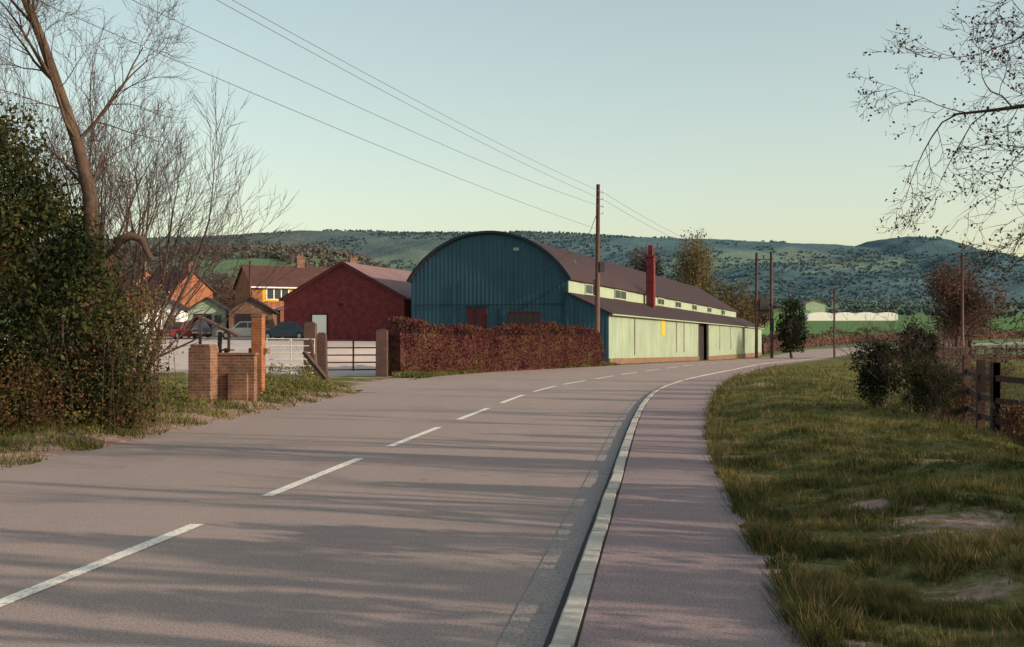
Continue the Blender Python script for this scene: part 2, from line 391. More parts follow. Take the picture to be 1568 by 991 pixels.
for i, (a, b) in enumerate(dashes):
    ribbon('dash_%d' % i, a, b, (b - a) / 12, lambda y: midX(y) - .065, lambda y: midX(y) + .065, .006, 3, M['paint'], marks)
ribbon('gutter_channel', -50, 200, .4, lambda y: kerbX(y) - .30, lambda y: kerbX(y) - .05, .006, 3, M['gutter'])
ribbon('gutter_joint', -50, 200, .4, lambda y: kerbX(y) - .045, lambda y: kerbX(y) - .001, .010, 2, M['tar'])
kb = MB(); yk = -20.0
while yk < 190:
    L = .9 if yk < 70 else 3
    ya, yb = yk + .006, yk + L - .006
    j = random.uniform(-.008, .008); jz = random.uniform(-.006, .006)
    xa, xb = float(kerbX(ya)) + j, float(kerbX(yb)) + j; za = float(gbase(xa, ya)); zb = float(gbase(xb, yb))
    h = KH + .012 + jz; wd = .125; b_ = .02
    sec = [(0, -.08), (0, h - b_), (b_ * .8, h), (wd, h), (wd, -.08)]
    vs = [(xa + p, ya, za + q) for p, q in sec] + [(xb + p, yb, zb + q) for p, q in sec]
    kb.add(vs, [(0, 1, 2, 3, 4), (9, 8, 7, 6, 5)] + [(i, i + 5, (i + 1) % 5 + 5, (i + 1) % 5) for i in range(5)])
    yk += L
kb.obj('kerb', M['kerb'])
ribbon('pavement_joint', -20, 190, .4, lambda y: kerbX(y) + .11, lambda y: kerbX(y) + .2, KH - .006, 2, M['tar'])
ribbon('pavement', -50, 200, .2, lambda y: kerbX(y) + .15, ragP, KH, 8, M['path'])

yx = np.arange(-60, -3, .6); yy = np.arange(34, 129, .6)
X, Y = np.meshgrid(yx, yy); Xc, Yc = X[:-1, :-1] + .3, Y[:-1, :-1] + .3
keep = in_poly(Xc, Yc, APRON) & (Xc < leftX(Yc) + .4)
nx = len(yx); ii = np.arange(len(yy) - 1)[:, None] * nx + np.arange(nx - 1)[None]
F = np.stack([ii, ii + 1, ii + nx + 1, ii + nx], -1)
Z = gbase(X, Y) + .008; V = np.stack([X, Y, Z], -1).reshape(-1, 3)
np_mesh('yard', V, F[keep & (Yc >= 53)], M['concrete'], smooth=True)
np_mesh('entrance_apron', V, F[keep & (Yc < 53)], M['road'], smooth=True)

# ------------------------------------------------------------------ vegetation helpers
def quads(c, size, rg, flat=0.0, aspect=.6):
    n = len(c); a = rg.normal(size=(n, 3)); a /= np.linalg.norm(a, axis=1)[:, None]
    b = rg.normal(size=(n, 3)); b[:, 2] *= (1 - flat)
    b -= a * (a * b).sum(1)[:, None]; b /= np.linalg.norm(b, axis=1)[:, None]
    s = (size * rg.uniform(.55, 1.4, n))[:, None]
    a = a * s * .5; b = b * s * .5 * aspect
    v = np.stack([c - a, c - b + a * .1, c + a, c + b + a * .1], 1).reshape(-1, 3)
    f = np.arange(4 * n).reshape(-1, 4); return v, f

def ell_clumps(ells, n, clump_r, leaves, rg, shell=.5):
    w = np.array([e[3] * e[5] + e[4] * e[3] for e in ells]); w = w / w.sum()
    idx = rg.choice(len(ells), n, p=w); E = np.array(ells)[idx]
    d = rg.normal(size=(n, 3)); d /= np.linalg.norm(d, axis=1)[:, None]
    r = rg.uniform(shell, 1, n) ** .6
    c = E[:, :3] + d * r[:, None] * E[:, 3:]
    c = np.repeat(c, leaves, 0) + rg.normal(size=(n * leaves, 3)) * clump_r
    return c

def leaf_obj(name, ells, n, clump_r, leaves, size, mat, parent=None, seed=1, zmin=None, shell=.5):
    rg = np.random.default_rng(seed); c = ell_clumps(ells, n, clump_r, leaves, rg, shell)
    if zmin is not None: c = c[c[:, 2] > zmin]
    v, f = quads(c, size, rg); return np_mesh(name, v, f, mat, parent)

def grow(mb, p, d, L, r, depth, rd, P, tips):
    n = P.get('n', 5); pts = [p.copy()]; rad = [r]; dd = d.normalized(); step = L / n
    end = P.get('end', .25)
    for i in range(n):
        wv = Vector((rd.gauss(0, 1), rd.gauss(0, 1), rd.gauss(0, 1))) * P['wob']
        dd = (dd + wv + Vector((0, 0, P['up']))).normalized()
        p = p + dd * step; pts.append(p.copy()); rad.append(r * (1 - (1 - end) * (i + 1) / n))
    k = 8 if r > .08 else (5 if r > .02 else 3)
    mb.tube(pts, rad, k)
    if depth == 0:
        tips.append(pts[-1]); tips.append(pts[n // 2]); return
    nc = P['kids'][-depth] if isinstance(P['kids'], list) else P['kids']
    for j in range(nc + 1):
        if j == nc: t = .98
        else: t = P['start'] + (1 - P['start']) * (j + rd.random()) / nc
        i = min(int(t * n), n - 1); fr = t * n - i
        q = pts[i].lerp(pts[i + 1], fr); rr = rad[i] * (1 - fr) + rad[i + 1] * fr
        base = (pts[i + 1] - pts[i]).normalized()
        ax = base.orthogonal().normalized(); ax.rotate(Matrix.Rotation(rd.uniform(0, 6.283), 3, base))
        ang = R(rd.uniform(*P['ang'])) * (1 if j < nc else .3)
        nd = base * math.cos(ang) + ax * math.sin(ang)
        grow(mb, q, nd, L * rd.uniform(*P['len']) * (1.15 - .45 * t), max(rr * (P['rr'] if j < nc else .95), P['minr']), depth - 1, rd, P, tips)

PT = dict(wob=.08, up=.03, kids=[7, 6, 4, 3], start=.4, ang=(20, 45), len=(.4, .6), rr=.5, minr=.05, n=5)

def bare_tree(name, loc, height, seed, P=PT, depth=4, r0=.22, lean=(0, 0), mat=None):
    e = empty(name, loc); rd = random.Random(seed); mb = MB(); tips = []
    grow(mb, Vector((0, 0, -.3)), Vector((lean[0], lean[1], 1)), height * .62, r0, depth, rd, P, tips)
    mb.obj('trunk_and_branches', mat or M['bark'], e, True)
    return e, tips
def G(x, y): return float(gz(x, y))

# ------------------------------------------------------------------ left foreground: ivy clad tree + shrubs
e = empty('ivy_clad_tree', (0, 0, 0)); rd = random.Random(3); mb = MB(); tips = []
tr = [(-7.5, 20.5, 0), (-7.45, 20.5, 1.5), (-7.32, 20.5, 3.0), (-7.38, 20.5, 4.2), (-7.6, 20.5, 5.1), (-7.95, 20.5, 6.1), (-8.2, 20.4, 6.9), (-8.55, 20.3, 7.8), (-8.9, 20.3, 9.2)]
rr = [.17, .15, .135, .12, .105, .09, .08, .065, .04]
mb.tube(tr, rr, 9)
Pb = dict(wob=.15, up=.03, kids=[5, 6, 5], start=.2, ang=(25, 60), len=(.5, .75), rr=.55, minr=.004, n=5)
for i in range(3, 8):
    for j in range(3):
        a = rd.uniform(0, 6.28); grow(mb, Vector(tr[i]), Vector((math.cos(a), math.sin(a) * .7, .9)), rd.uniform(1.2, 2.3), .035, 3, rd, Pb, tips)
mb.tube([(-7.35, 20.5, 2.4), (-7.0, 20.4, 3.0), (-6.8, 20.3, 3.35), (-6.6, 20.3, 3.45), (-6.4, 20.3, 3.38), (-6.25, 20.3, 3.05)], [.11, .09, .10, .08, .07, .045], 7)
for j in range(5):
    grow(mb, Vector((-6.75 + .1 * j, 20.3, 3.4)), Vector((rd.uniform(-.2, .5), rd.uniform(-.3, .3), 1)), rd.uniform(.8, 1.6), .02, 2, rd, Pb, tips)
mb.obj('trunk_and_branches', M['bark_light'], e, True)
ivy = [(-8.7, 20.6, 2.6, 1.2, 1.2, 2.2), (-9.2, 20.5, 4.3, .9, 1.0, 1.1), (-8.3, 20.4, 3.4, .8, .8, .9), (-7.5, 20.3, 1.8, .85, .9, 1.6), (-8.9, 20.4, 1.2, 1.3, 1.2, 1.2),
       (-8.7, 20.5, 5.0, .4, .5, .7), (-7.0, 20.6, 1.1, .6, .8, 1.2), (-7.4, 20.3, 2.9, .4, .5, .8)]
leaf_obj('ivy', ivy, 1700, .15, 20, .09, M['f_ivy'], e, 4, 0.05)
leaf_obj('ivy_fringe', [(a, b, c, p * 1.17, q * 1.17, r * 1.14) for a, b, c, p, q, r in ivy], 560, .14, 6, .08, M['f_ivy'], e, 5, 0.05, .85)

e = empty('bramble_bush', (0, 0, 0))
br = [(-8.2, 19.2, .6, .9, .7, .8), (-7.1, 20.2, .9, .6, .7, 1.1), (-6.95, 21.0, 1.1, .5, .7, 1.6), (-9.0, 18.8, .5, .8, .6, .7), (-6.85, 22, 1.6, .4, .6, 1.2)]
leaf_obj('leaves', br, 1150, .13, 14, .055, M['f_bramble'], e, 8, 0.0)
mb = MB(); rd = random.Random(9)
for i in range(140):
    b = br[rd.randrange(5)]; x = b[0] + rd.uniform(-.7, .5); y = b[1] + rd.uniform(-.6, .6); hh = b[2] + b[5] * rd.uniform(.5, 1.15)
    dx, dy = rd.uniform(-.5, .4), rd.uniform(-.4, .3)
    mb.tube([(x, y, 0), (x + dx * .3, y + dy * .3, hh * .6), (x + dx, y + dy, hh), (x + dx * 1.6, y + dy * 1.6, hh * .8)], [.007, .006, .004, .003], 3)
mb.obj('stems', M['bark_light'], e)

Ps = dict(wob=.06, up=.035, kids=[9, 7, 5], start=.15, ang=(14, 42), len=(.42, .66), rr=.5, minr=.0055, n=6)
def multistem(name, loc, stems, seed, ht, spread, mat=M['bark'], r=.07):
    e = empty(name, loc); rd = random.Random(seed); mb = MB(); tips = []
    for i in range(stems):
        a = spread[0] + (spread[1] - spread[0]) * (i + .5) / stems
        grow(mb, Vector((rd.uniform(-.3, .3), rd.uniform(-.3, .3), -.2)), Vector((a, rd.uniform(-.25, .25), 1)), ht * rd.uniform(.8, 1), r, 3, rd, Ps, tips)
    mb.obj('stems', mat, e, True); return e
multistem('bare_ash_tree', (-8.9, 27, G(-8.9, 27)), 7, 21, 5.6, (-.35, .58))
multistem('bare_ash_tree', (-11.2, 29, G(-11.5, 29)), 6, 22, 6.6, (-.35, .35))

# ------------------------------------------------------------------ gate piers and wall
PW = empty('brick_gate_wall', (-7.5, 28.6, G(-7.6, 28.9) - .05), R(-6))
MB().box(-.28, .28, -.28, .28, -.2, 1.36).obj('pier', M['tanbrick'], PW, bevel=.015)
MB().box(-.25, .25, -.25, .25, 1.36, 1.44).obj('pier_cap', M['tanbrick'], PW, bevel=.02)
MB().box(.282, 1.20, .20, .43, -.2, 1.16).obj('wall', M['tanbrick'], PW, bevel=.01)
MB().box(.282, 1.24, .17, .46, 1.162, 1.23).obj('coping', M['tanbrick'], PW, bevel=.02)
MB().box(.55, 1.06, .12, .197, -.2, .74).obj('buttress', M['tanbrick'], PW, bevel=.02)
PP = empty('brick_gate_pier', (-6.95, 32.2, G(-6.9, 32.2)), R(-6))
MB().box(-.15, .15, -.15, .15, -.2, 2.15).obj('shaft', M['orangebrick'], PP, bevel=.01)
MB().box(-.17, .17, -.17, .17, 2.15, 2.22).obj('cap', M['tanbrick'], PP, bevel=.015)
MB().box(-.27, .27, -.03, .25, 1.15, 1.3).obj('ledge', M['tanbrick'], PP, bevel=.015)
TS = empty('timber_bird_table', (-8.2, 33, G(-8.2, 33)))
mb = MB(); mb.beam((0, 0, 0), (0, 0, 1.75), .1)
mb.beam((-.6, 0, 2.2), (.55, 0, 1.62), .5, .06); mb.beam((-.62, 0, 2.2), (-.9, 0, 1.85), .5, .06)
mb.beam((-.35, 0, 1.25), (.35, 0, 1.25), .5, .05)
mb.beam((-.5, -.2, 1.2), (-.5, -.2, 2.1), .07); mb.beam((.3, -.2, 1.2), (.3, -.2, 1.7), .07)
mb.beam((-.5, .2, 0), (-.1, .2, 1.3), .09); mb.beam((.5, .2, 0), (.1, .2, 1.3), .09)
mb.obj('frame', M['wood'], TS)

def gate(name, a, b, hgt, mat, bars=5, r=.02, diag=True):
    ga = Vector((a[0], a[1], G(*a))); gb = Vector((b[0], b[1], G(*b))); e = empty(name, ga)
    d = gb - ga; mb = MB()
    for i in range(bars):
        z = .2 + (hgt - .2) * i / (bars - 1); mb.tube([Vector((0, 0, z)), d + Vector((0, 0, z))], r, 6)
    for t in (0, .5, 1):
        mb.tube([d * t + Vector((0, 0, .15)), d * t + Vector((0, 0, hgt + .03))], r * 1.2, 6)
    if diag:
        mb.tube([Vector((0, 0, .2)), d * .5 + Vector((0, 0, hgt))], r * .8, 6); mb.tube([d * .5 + Vector((0, 0, hgt)), d + Vector((0, 0, .2))], r * .8, 6)
    mb.obj('bars', mat, e)
gate('metal_field_gate', (-9.6, 46), (-8.0, 47.6), 1.55, M['metal'], 6, .022)
gate('metal_farm_gate', (-8.2, 52), (-5.9, 52.5), 1.5, M['maroon'], 5, .035, False)
def post(name, x, y, hgt, wd, lean=0):
    e = empty(name, (x, y, G(x, y))); mb = MB(); mb.beam((0, 0, -.3), (lean, 0, hgt), wd)
    mb.beam((lean, 0, hgt), (lean * 1.02, 0, hgt + .06), wd * .7); mb.obj('shaft', M['wood'], e, bevel=.02)
post('gate_post', -8.75, 51, 2.2, .5); post('gate_post', -8.3, 51.6, 1.8, .4, -.05)
post('gate_post', -5.75, 52, 1.95, .5); post('gate_post', -7.5, 45.5, 1.5, .14, -.3)
e = empty('leaning_timber', (-6.4, 38, G(-6.4, 38))); MB().beam((.6, 0, 0), (-.4, .5, 1.1), .16, .1).obj('plank', M['wood'], e)

# ------------------------------------------------------------------ hedges
def hedge(name, pts, h, t, mat, n, size, seed, hv=.12, core=True, gaps=0):
    e = empty(name, (0, 0, 0)); rg = np.random.default_rng(seed); P = np.array(pts, float)
    seg = np.linalg.norm(np.diff(P, axis=0), axis=1); cum = np.r_[0, np.cumsum(seg)]
    s = rg.uniform(0, cum[-1], n)
    if gaps: s = s[np.sin(s * 1.1) + .7 * np.sin(s * 2.7 + 1) + .4 * np.sin(s * .4) > -gaps]
    n = len(s); x = np.interp(s, cum, P[:, 0]); y = np.interp(s, cum, P[:, 1])
    dx = np.interp(s + .1, cum, P[:, 0]) - np.interp(s - .1, cum, P[:, 0]); dy = np.interp(s + .1, cum, P[:, 1]) - np.interp(s - .1, cum, P[:, 1])
    L = np.hypot(dx, dy) + 1e-9; nxv, nyv = dy / L, -dx / L
    hh = h * (1 + hv * np.sin(s * 1.3) * .5 + hv * np.sin(s * .37 + 2) * .6 + hv * .3 * np.sin(s * 4.1))
    side = rg.random(n); o = np.where(side < .4, t / 2, np.where(side < .55, -t / 2, rg.uniform(-t / 2, t / 2, n)))
    z = np.where(side < .55, rg.uniform(.03, 1, n), rg.uniform(.9, 1.05, n)) * hh
    o = o * (1 - .25 * (z / hh) ** 3) + rg.normal(size=n) * .07 + .1 * np.sin(s * 3 + z * 2)
    c = np.stack([x + nxv * o, y + nyv * o, gz(x, y) + z + rg.normal(size=n) * .04], 1)
    v, f = quads(c, size, rg); np_mesh('leaves', v, f, mat, e)
    if core:
        mb = MB(); k = max(2, int(cum[-1] / .8)); sk = np.linspace(0, cum[-1], k)
        for i in range(k - 1):
            a = Vector((np.interp(sk[i], cum, P[:, 0]), np.interp(sk[i], cum, P[:, 1]), 0)); b = Vector((np.interp(sk[i + 1], cum, P[:, 0]), np.interp(sk[i + 1], cum, P[:, 1]), 0))
            d = (b - a).normalized(); nn = Vector((d.y, -d.x, 0)) * t * .38
            za, zb = G(a.x, a.y), G(b.x, b.y); H = h * (.9 - hv * .6)
            f4 = lambda p, z: (p.x, p.y, z)
            mb.add([f4(a - nn, za - .2), f4(a + nn, za - .2), f4(b + nn, zb - .2), f4(b - nn, zb - .2), f4(a - nn * .8, za + H), f4(a + nn * .8, za + H), f4(b + nn * .8, zb + H), f4(b - nn * .8, zb + H)],
                   [(4, 5, 6, 7), (0, 1, 5, 4), (1, 2, 6, 5), (2, 3, 7, 6), (3, 0, 4, 7)])
        mb.obj('twig_core', mat, e)
    return e
hedge('clipped_hedge', [(-5.3, 52.6), (-2.6, 57.3), (1, 64.5), (5.2, 73.5)], 2.2, 1.1, M['f_hedge'], 42000, .10, 31, .10)
hedge('field_hedge', [(37.5, 178), (47, 203), (70, 234), (110, 258), (190, 275)], 2.3, 1.8, M['f_brown'], 16000, .28, 33, .3)
hedge('field_hedge', [(36, 121), (48, 126), (62, 130), (95, 133)], .9, .9, M['f_brown'], 9000, .16, 34, .5)

# ------------------------------------------------------------------ Dutch barn
B = empty('dutch_barn', (6.4, 78, 0), R(-17.46))
XL, XR = -14.1, -2.76; XC = (XL + XR) / 2; hw = (XR - XL) / 2; EV = 5.8; RISE = 3.1
Rr = (hw * hw + RISE * RISE) / (2 * RISE)
def arch(off=0, n=28, ext=0):
    a0 = math.asin(hw / Rr) + ext; out = []
    for i in range(n + 1):
        a = -a0 + 2 * a0 * i / n; out.append((XC + (Rr + off) * math.sin(a), EV + RISE - Rr + (Rr + off) * math.cos(a)))
    return out
S1, S2 = 23.0, 95.5
ar = arch(-.02)
mb = MB(); mb.prism([(XL, -.8)] + [(XL, EV)] + ar[1:-1] + [(XR, EV), (XR, -.8)], 0, .12); mb.obj('front_gable', M['blue'], B)
mb = MB(); o1 = arch(.10, ext=.03); o2 = arch(.0, ext=.03); n = len(o1)
vs = [(x, -.22, z) for x, z in o1] + [(x, S1, z) for x, z in o1] + [(x, -.22, z) for x, z in o2] + [(x, S1, z) for x, z in o2]
fs = []
for i in range(n - 1):
    fs += [(i, i + 1, n + i + 1, n + i), (2 * n + i + 1, 2 * n + i, 3 * n + i, 3 * n + i + 1), (2 * n + i, 2 * n + i + 1, i + 1, i), (n + i, n + i + 1, 3 * n + i + 1, 3 * n + i)]
fs += [(0, n, 3 * n, 2 * n), (n - 1, 3 * n - 1, 4 * n - 1, 2 * n - 1)]
mb.add(vs, fs); mb.obj('curved_roof', M['roof'], B)
mb = MB()
for pa, pb in zip(arch(.12, ext=.03)[:-1], arch(.12, ext=.03)[1:]): mb.beam((pa[0], -.25, pa[1]), (pb[0], -.25, pb[1]), .05, .16)
mb.obj('gable_trim', M['blue_dark'], B)
MB().box(XR - .12, XR, .125, S1, 2, EV).box(XL, XL + .12, .125, S1, -.8, EV).obj('side_walls', M['cream2'], B)
mb = MB(); mb.prism([(XL, -.8), (XL, EV)] + ar[1:-1] + [(XR, EV), (XR, -.8)], S1 - .1, S1 - .005); mb.obj('rear_gable', M['blue_dark'], B)
EV2 = 5.75; RG = 9.2
MB().box(XR - .14, XR - .02, S1, S2, 2, EV2).box(XL + 1, XL + 1.1, S1, S2, -1.5, EV2).prism([(XL + 1, -1.5), (XL + 1, EV2), (XC, RG), (XR - .14, EV2), (XR - .14, -1.5)], S2 + .003, S2 + .1).obj('range_walls', M['cream2'], B)
mb = MB(); mb.prism([(XR + .2, EV2 - .1), (XR + .2, EV2 + .02), (XC, RG + .12), (XC, RG)], S1 + .01, S2 + .3)
mb.prism([(XL + .6, EV2 - .3), (XL + .6, EV2 - .18), (XC - .003, RG + .12), (XC - .003, RG)], S1 + .01, S2 + .3); mb.obj('range_roof', M['roof'], B)
LE = 3.45; LT = 4.75
mb = MB(); mb.prism([(XR + .004, -.8), (XR + .004, LT - .02), (0, LE), (0, -.8)], .02, .12); mb.obj('leanto_front', M['blue'], B)
mb = MB(); mb.box(-.1, 0, .125, 40.4, -1.6, LE); mb.box(-.1, 0, 46.6, 104, -1.6, LE); mb.prism([(-4, -1.6), (-4, LT - .3), (0, LE), (0, -1.6)], 104.003, 104.1); mb.obj('leanto_wall', M['cream'], B)
mb = MB()
for (s0, s1) in ((.125, 40.3), (46.7, 104)):
    za, zb = float(gbase(6.4 + .3 * s0, 78 + .954 * s0)) + .42, float(gbase(6.4 + .3 * s1, 78 + .954 * s1)) + .42
    mb.add([(.003, s0, -1.6), (.07, s0, -1.6), (.07, s1, -1.6), (.003, s1, -1.6), (.003, s0, za), (.07, s0, za), (.07, s1, zb), (.003, s1, zb)],
           [(0, 3, 2, 1), (4, 5, 6, 7), (0, 1, 5, 4), (1, 2, 6, 5), (2, 3, 7, 6), (3, 0, 4, 7)])
mb.obj('plinth', M['tanbrick'], B)
mb = MB(); mb.prism([(.28, LE - .16), (.28, LE - .06), (XR - .05, LT + .1), (XR - .05, LT)], -.12, 104.2); mb.obj('leanto_roof', M['roof'], B)
mb = MB(); mb.beam((.3, -.1, LE - .14), (.3, 104.2, LE - .14), .08); mb.obj('gutter', M['cream2'], B)
mb = MB(); mb.box(-.6, -.4, 40.4, 46.6, -1.6, LE); mb.obj('dark_doorway', M['dark'], B)
mb = MB(); mb.box(.003, .06, 40.1, 40.4, -1, LE - .2); mb.box(.003, .06, 46.6, 46.9, -1, LE - .2); mb.obj('door_frame', M['maroon'], B)
mb = MB(); mb.box(.004, .05, 19.4, 21.0, 2.0, 3.2); mb.obj('yellow_panel', M['yellow'], B)
mb = MB()
for s in (8.5, 27, 31, 56, 66, 80): mb.box(.004, .05, s, s + .18, .5, LE - .25)
mb.obj('downpipes', M['slate'], B)
mf, mg = MB(), MB()
def cw(s0, s1, z0, z1, xw):
    mg.box(xw + .003, xw + .02, s0 + .1, s1 - .1, z0 + .1, z1 - .1)
    mf.box(xw + .004, xw + .06, s0, s1, z0, z0 + .1); mf.box(xw + .004, xw + .06, s0, s1, z1 - .1, z1)
    mf.box(xw + .004, xw + .06, s0, s0 + .12, z0 + .1, z1 - .1); mf.box(xw + .004, xw + .06, s1 - .12, s1, z0 + .1, z1 - .1)
    mf.box(xw + .021, xw + .06, (s0 + s1) / 2 - .05, (s0 + s1) / 2 + .05, z0 + .1, z1 - .1)
cw(4.6, 8.6, 4.85, 5.65, XR); cw(14.2, 18.6, 4.85, 5.65, XR)
for s in (33, 43, 54, 66, 79): cw(s, s + 3.4, 4.9, 5.6, XR - .02)
mf.obj('window_frames', M['cream2'], B); mg.obj('window_panes', M['glass'], B)
mb = MB(); mb.box(-2.55, -1.85, 26.2, 27.0, 3.6, 8.9); mb.box(-2.62, -1.78, 26.13, 27.07, 8.9, 9.05); mb.box(-2.4, -2.0, 26.4, 26.8, 9.05, 10.0); mb.obj('chimney', M['redbrick'], B, bevel=.02)
mb = MB(); mb.box(-9.95, -8.5, -.05, -.003, 1.2, 3.85); mb.obj('loading_door', M['maroon'], B)
mb = MB(); mb.box(-10.02, -8.43, -.07, -.004, 3.86, 3.98); mb.box(-9.26, -9.2, -.07, -.052, 1.2, 3.85); mb.obj('door_lintel', M['blue_dark'], B)
mg = MB(); mg.box(-6.9, -4.75, -.04, -.003, 1.2, 3.4); mg.obj('gable_window', M['glass'], B)
mb = MB()
for i in range(6): x = -6.9 + 2.15 * i / 5; mb.box(x - .05, x + .05, -.09, -.045, 1.2, 3.45)
mb.box(-6.95, -4.7, -.1, -.045, 3.45, 3.57); mb.box(-6.9, -4.75, -.07, -.042, 2.55, 2.63); mb.obj('window_bars', M['maroon'], B)
mb = MB(); mb.beam((-10.6, -.05, 2.2), (-10.6, -.05, 5.6), .05); mb.beam((-3.0, -.06, 1), (-3.0, -.06, 5.2), .1); mb.beam((-13.9, -.05, 4.05), (-3, -.05, 4.05), .04); mb.beam((-7.6, -.05, 2), (-7.6, -.05, 3.7), .14)
mb.beam((-6.4, -.05, 3.5), (-3.3, -.05, 5.4), .04); mb.obj('pipes', M['blue_dark'], B)
mb = MB(); mb.beam((-6.6, -.03, EV + 2.0), (-6.2, -.03, EV + 2.0), .02, .2); mb.obj('sign_plate', M['cream2'], B)

# ------------------------------------------------------------------ red brick building
Q = empty('red_brick_building', (-7.7, 84, 1.0), R(-17.46))
W = 9.6; e0 = 3.6; ap = 6.15
MB().prism([(-W, -1), (-W, e0), (-W / 2, ap), (0, e0), (0, -1)], 0, 26).obj('walls', M['redbrick'], Q)
mb = MB(); mb.prism([(-W - .25, e0 - .12), (-W - .25, e0 + .02), (-W / 2, ap + .16), (-W / 2, ap + .02)], -.2, 26.2)
mb.prism([(.25, e0 - .12), (.25, e0 + .02), (-W / 2 + .003, ap + .16), (-W / 2 + .003, ap + .02)], -.2, 26.2); mb.obj('roof', M['slate'], Q)
mb = MB(); mb.beam((-W - .28, -.23, e0 - .06), (-W / 2, -.23, ap + .1), .06, .2); mb.beam((.28, -.23, e0 - .06), (-W / 2, -.23, ap + .1), .06, .2); mb.obj('barge_boards', M['maroon'], Q)
MB().box(-7.25, -6.1, -.06, -.003, -.3, 2.45).obj('white_door', M['white'], Q)
mb = MB(); mb.box(-7.33, -7.26, -.09, -.002, -.3, 2.52); mb.box(-6.09, -6.02, -.09, -.002, -.3, 2.52); mb.box(-7.26, -6.09, -.09, -.002, 2.46, 2.53); mb.obj('door_frame', M['dark'], Q)
MB().box(-5.1, -4.8, -.05, -.003, 3.1, 3.3).obj('vent', M['dark'], Q)
MB().box(.003, .9, 2, 2.2, -1, 3.4).obj('link_wall', M['redbrick'], Q)

# ------------------------------------------------------------------ houses
def house(name, loc, rz, Wd, Dp, ev, rg, wins, chims, brickm='orangebrick'):
    H = empty(name, loc, rz)
    vs = [(0, 0, -1), (Wd, 0, -1), (Wd, Dp, -1), (0, Dp, -1), (0, 0, ev), (Wd, 0, ev), (Wd, Dp, ev), (0, Dp, ev), (0, Dp / 2, rg), (Wd, Dp / 2, rg)]
    MB().add(vs, [(0, 1, 5, 4), (1, 2, 6, 9, 5), (2, 3, 7, 6), (3, 0, 4, 8, 7)]).obj('walls', M[brickm], H)
    t = .14; k = (rg - ev) / (Dp / 2); o = .35
    mb = MB()
    for sgn in (0, 1):
        y0 = -o if sgn == 0 else Dp + o; zz = ev - o * k; ym = Dp / 2 + (.002 if sgn else 0)
        a = [(-.25, y0, zz), (Wd + .25, y0, zz), (Wd + .25, ym, rg), (-.25, ym, rg)]
        mb.add(a + [(x, y, z + t) for x, y, z in a], [(0, 1, 2, 3), (4, 5, 6, 7), (0, 1, 5, 4), (1, 2, 6, 5), (3, 0, 4, 7)])
    mb.obj('roof', M['tiles'], H)
    MB().box(-.2, Wd + .2, -o - .1, -o + .0, ev - o * k - .08, ev - o * k + .06).obj('gutter', M['white'], H)
    gl, fr = MB(), MB()
    for (face, a, b, z0, z1) in wins:
        if face == 'f':
            gl.box(a + .08, b - .08, -.03, -.003, z0 + .08, z1 - .08)
            fr.box(a, b, -.07, -.004, z0, z0 + .08); fr.box(a, b, -.07, -.004, z1 - .08, z1)
            for q in np.linspace(a, b - .12, 4): fr.box(q, q + .12, -.06, -.002, z0 + .08, z1 - .08)
        else:
            gl.box(Wd + .003, Wd + .03, a + .08, b - .08, z0 + .08, z1 - .08)
            fr.box(Wd + .004, Wd + .07, a, b, z0, z0 + .08); fr.box(Wd + .004, Wd + .07, a, b, z1 - .08, z1)
            for q in np.linspace(a, b - .09, 3): fr.box(Wd + .002, Wd + .06, q, q + .09, z0 + .08, z1 - .08)
    gl.obj('window_panes', M['glass'], H); fr.obj('window_frames', M['white'], H)
    mb = MB()
    for cx in chims:
        mb.box(cx - .45, cx + .45, Dp / 2 - .35, Dp / 2 + .35, rg - .6, rg + 1.1); mb.box(cx - .52, cx + .52, Dp / 2 - .42, Dp / 2 + .42, rg + 1.1, rg + 1.25)
        mb.tube([(cx - .2, Dp / 2, rg + 1.25), (cx - .2, Dp / 2, rg + 1.6)], .13, 8); mb.tube([(cx + .2, Dp / 2, rg + 1.25), (cx + .2, Dp / 2, rg + 1.6)], .13, 8)
    mb.obj('chimneys', M['tanbrick'], H)
    return H
H1 = house('brick_house', (-28.8, 130, 2.9), R(26), 14, 8, 4.75, 7.1, [('f', 1.6, 4.2, 3.2, 4.5), ('f', 7, 9.6, 3.2, 4.5), ('f', 1.6, 4.2, .8, 2.2)], [6.6, 13])
MB().box(1.2, 4.6, -.02, -.001, 3.0, 4.6).obj('render_panel', M['yellow'], H1)
mb = MB(); mb.beam((5.4, 4, 7), (5.4, 4, 10.4), .04); mb.beam((4.6, 4, 10.2), (6.2, 4, 10.2), .03)
for i in range(5): mb.beam((4.7 + .35 * i, 3.6, 10.2), (4.7 + .35 * i, 4.4, 10.2), .02)
mb.obj('tv_aerial', M['iron'], H1)
house('brick_house', (-48.7, 150.5, 3.2), R(-37), 8, 6.5, 4.6, 7.0, [('g', 1, 2.4, .8, 2.2), ('f', 2, 4, 3, 4.2), ('f', 5, 6.6, 3, 4.2)], [7.3])
house('brick_house', (-62, 168, 3.2), R(-30), 10, 7, 5, 8.2, [('f', 1, 3, 3, 4.2), ('f', 6, 8, 3, 4.2)], [1, 9])
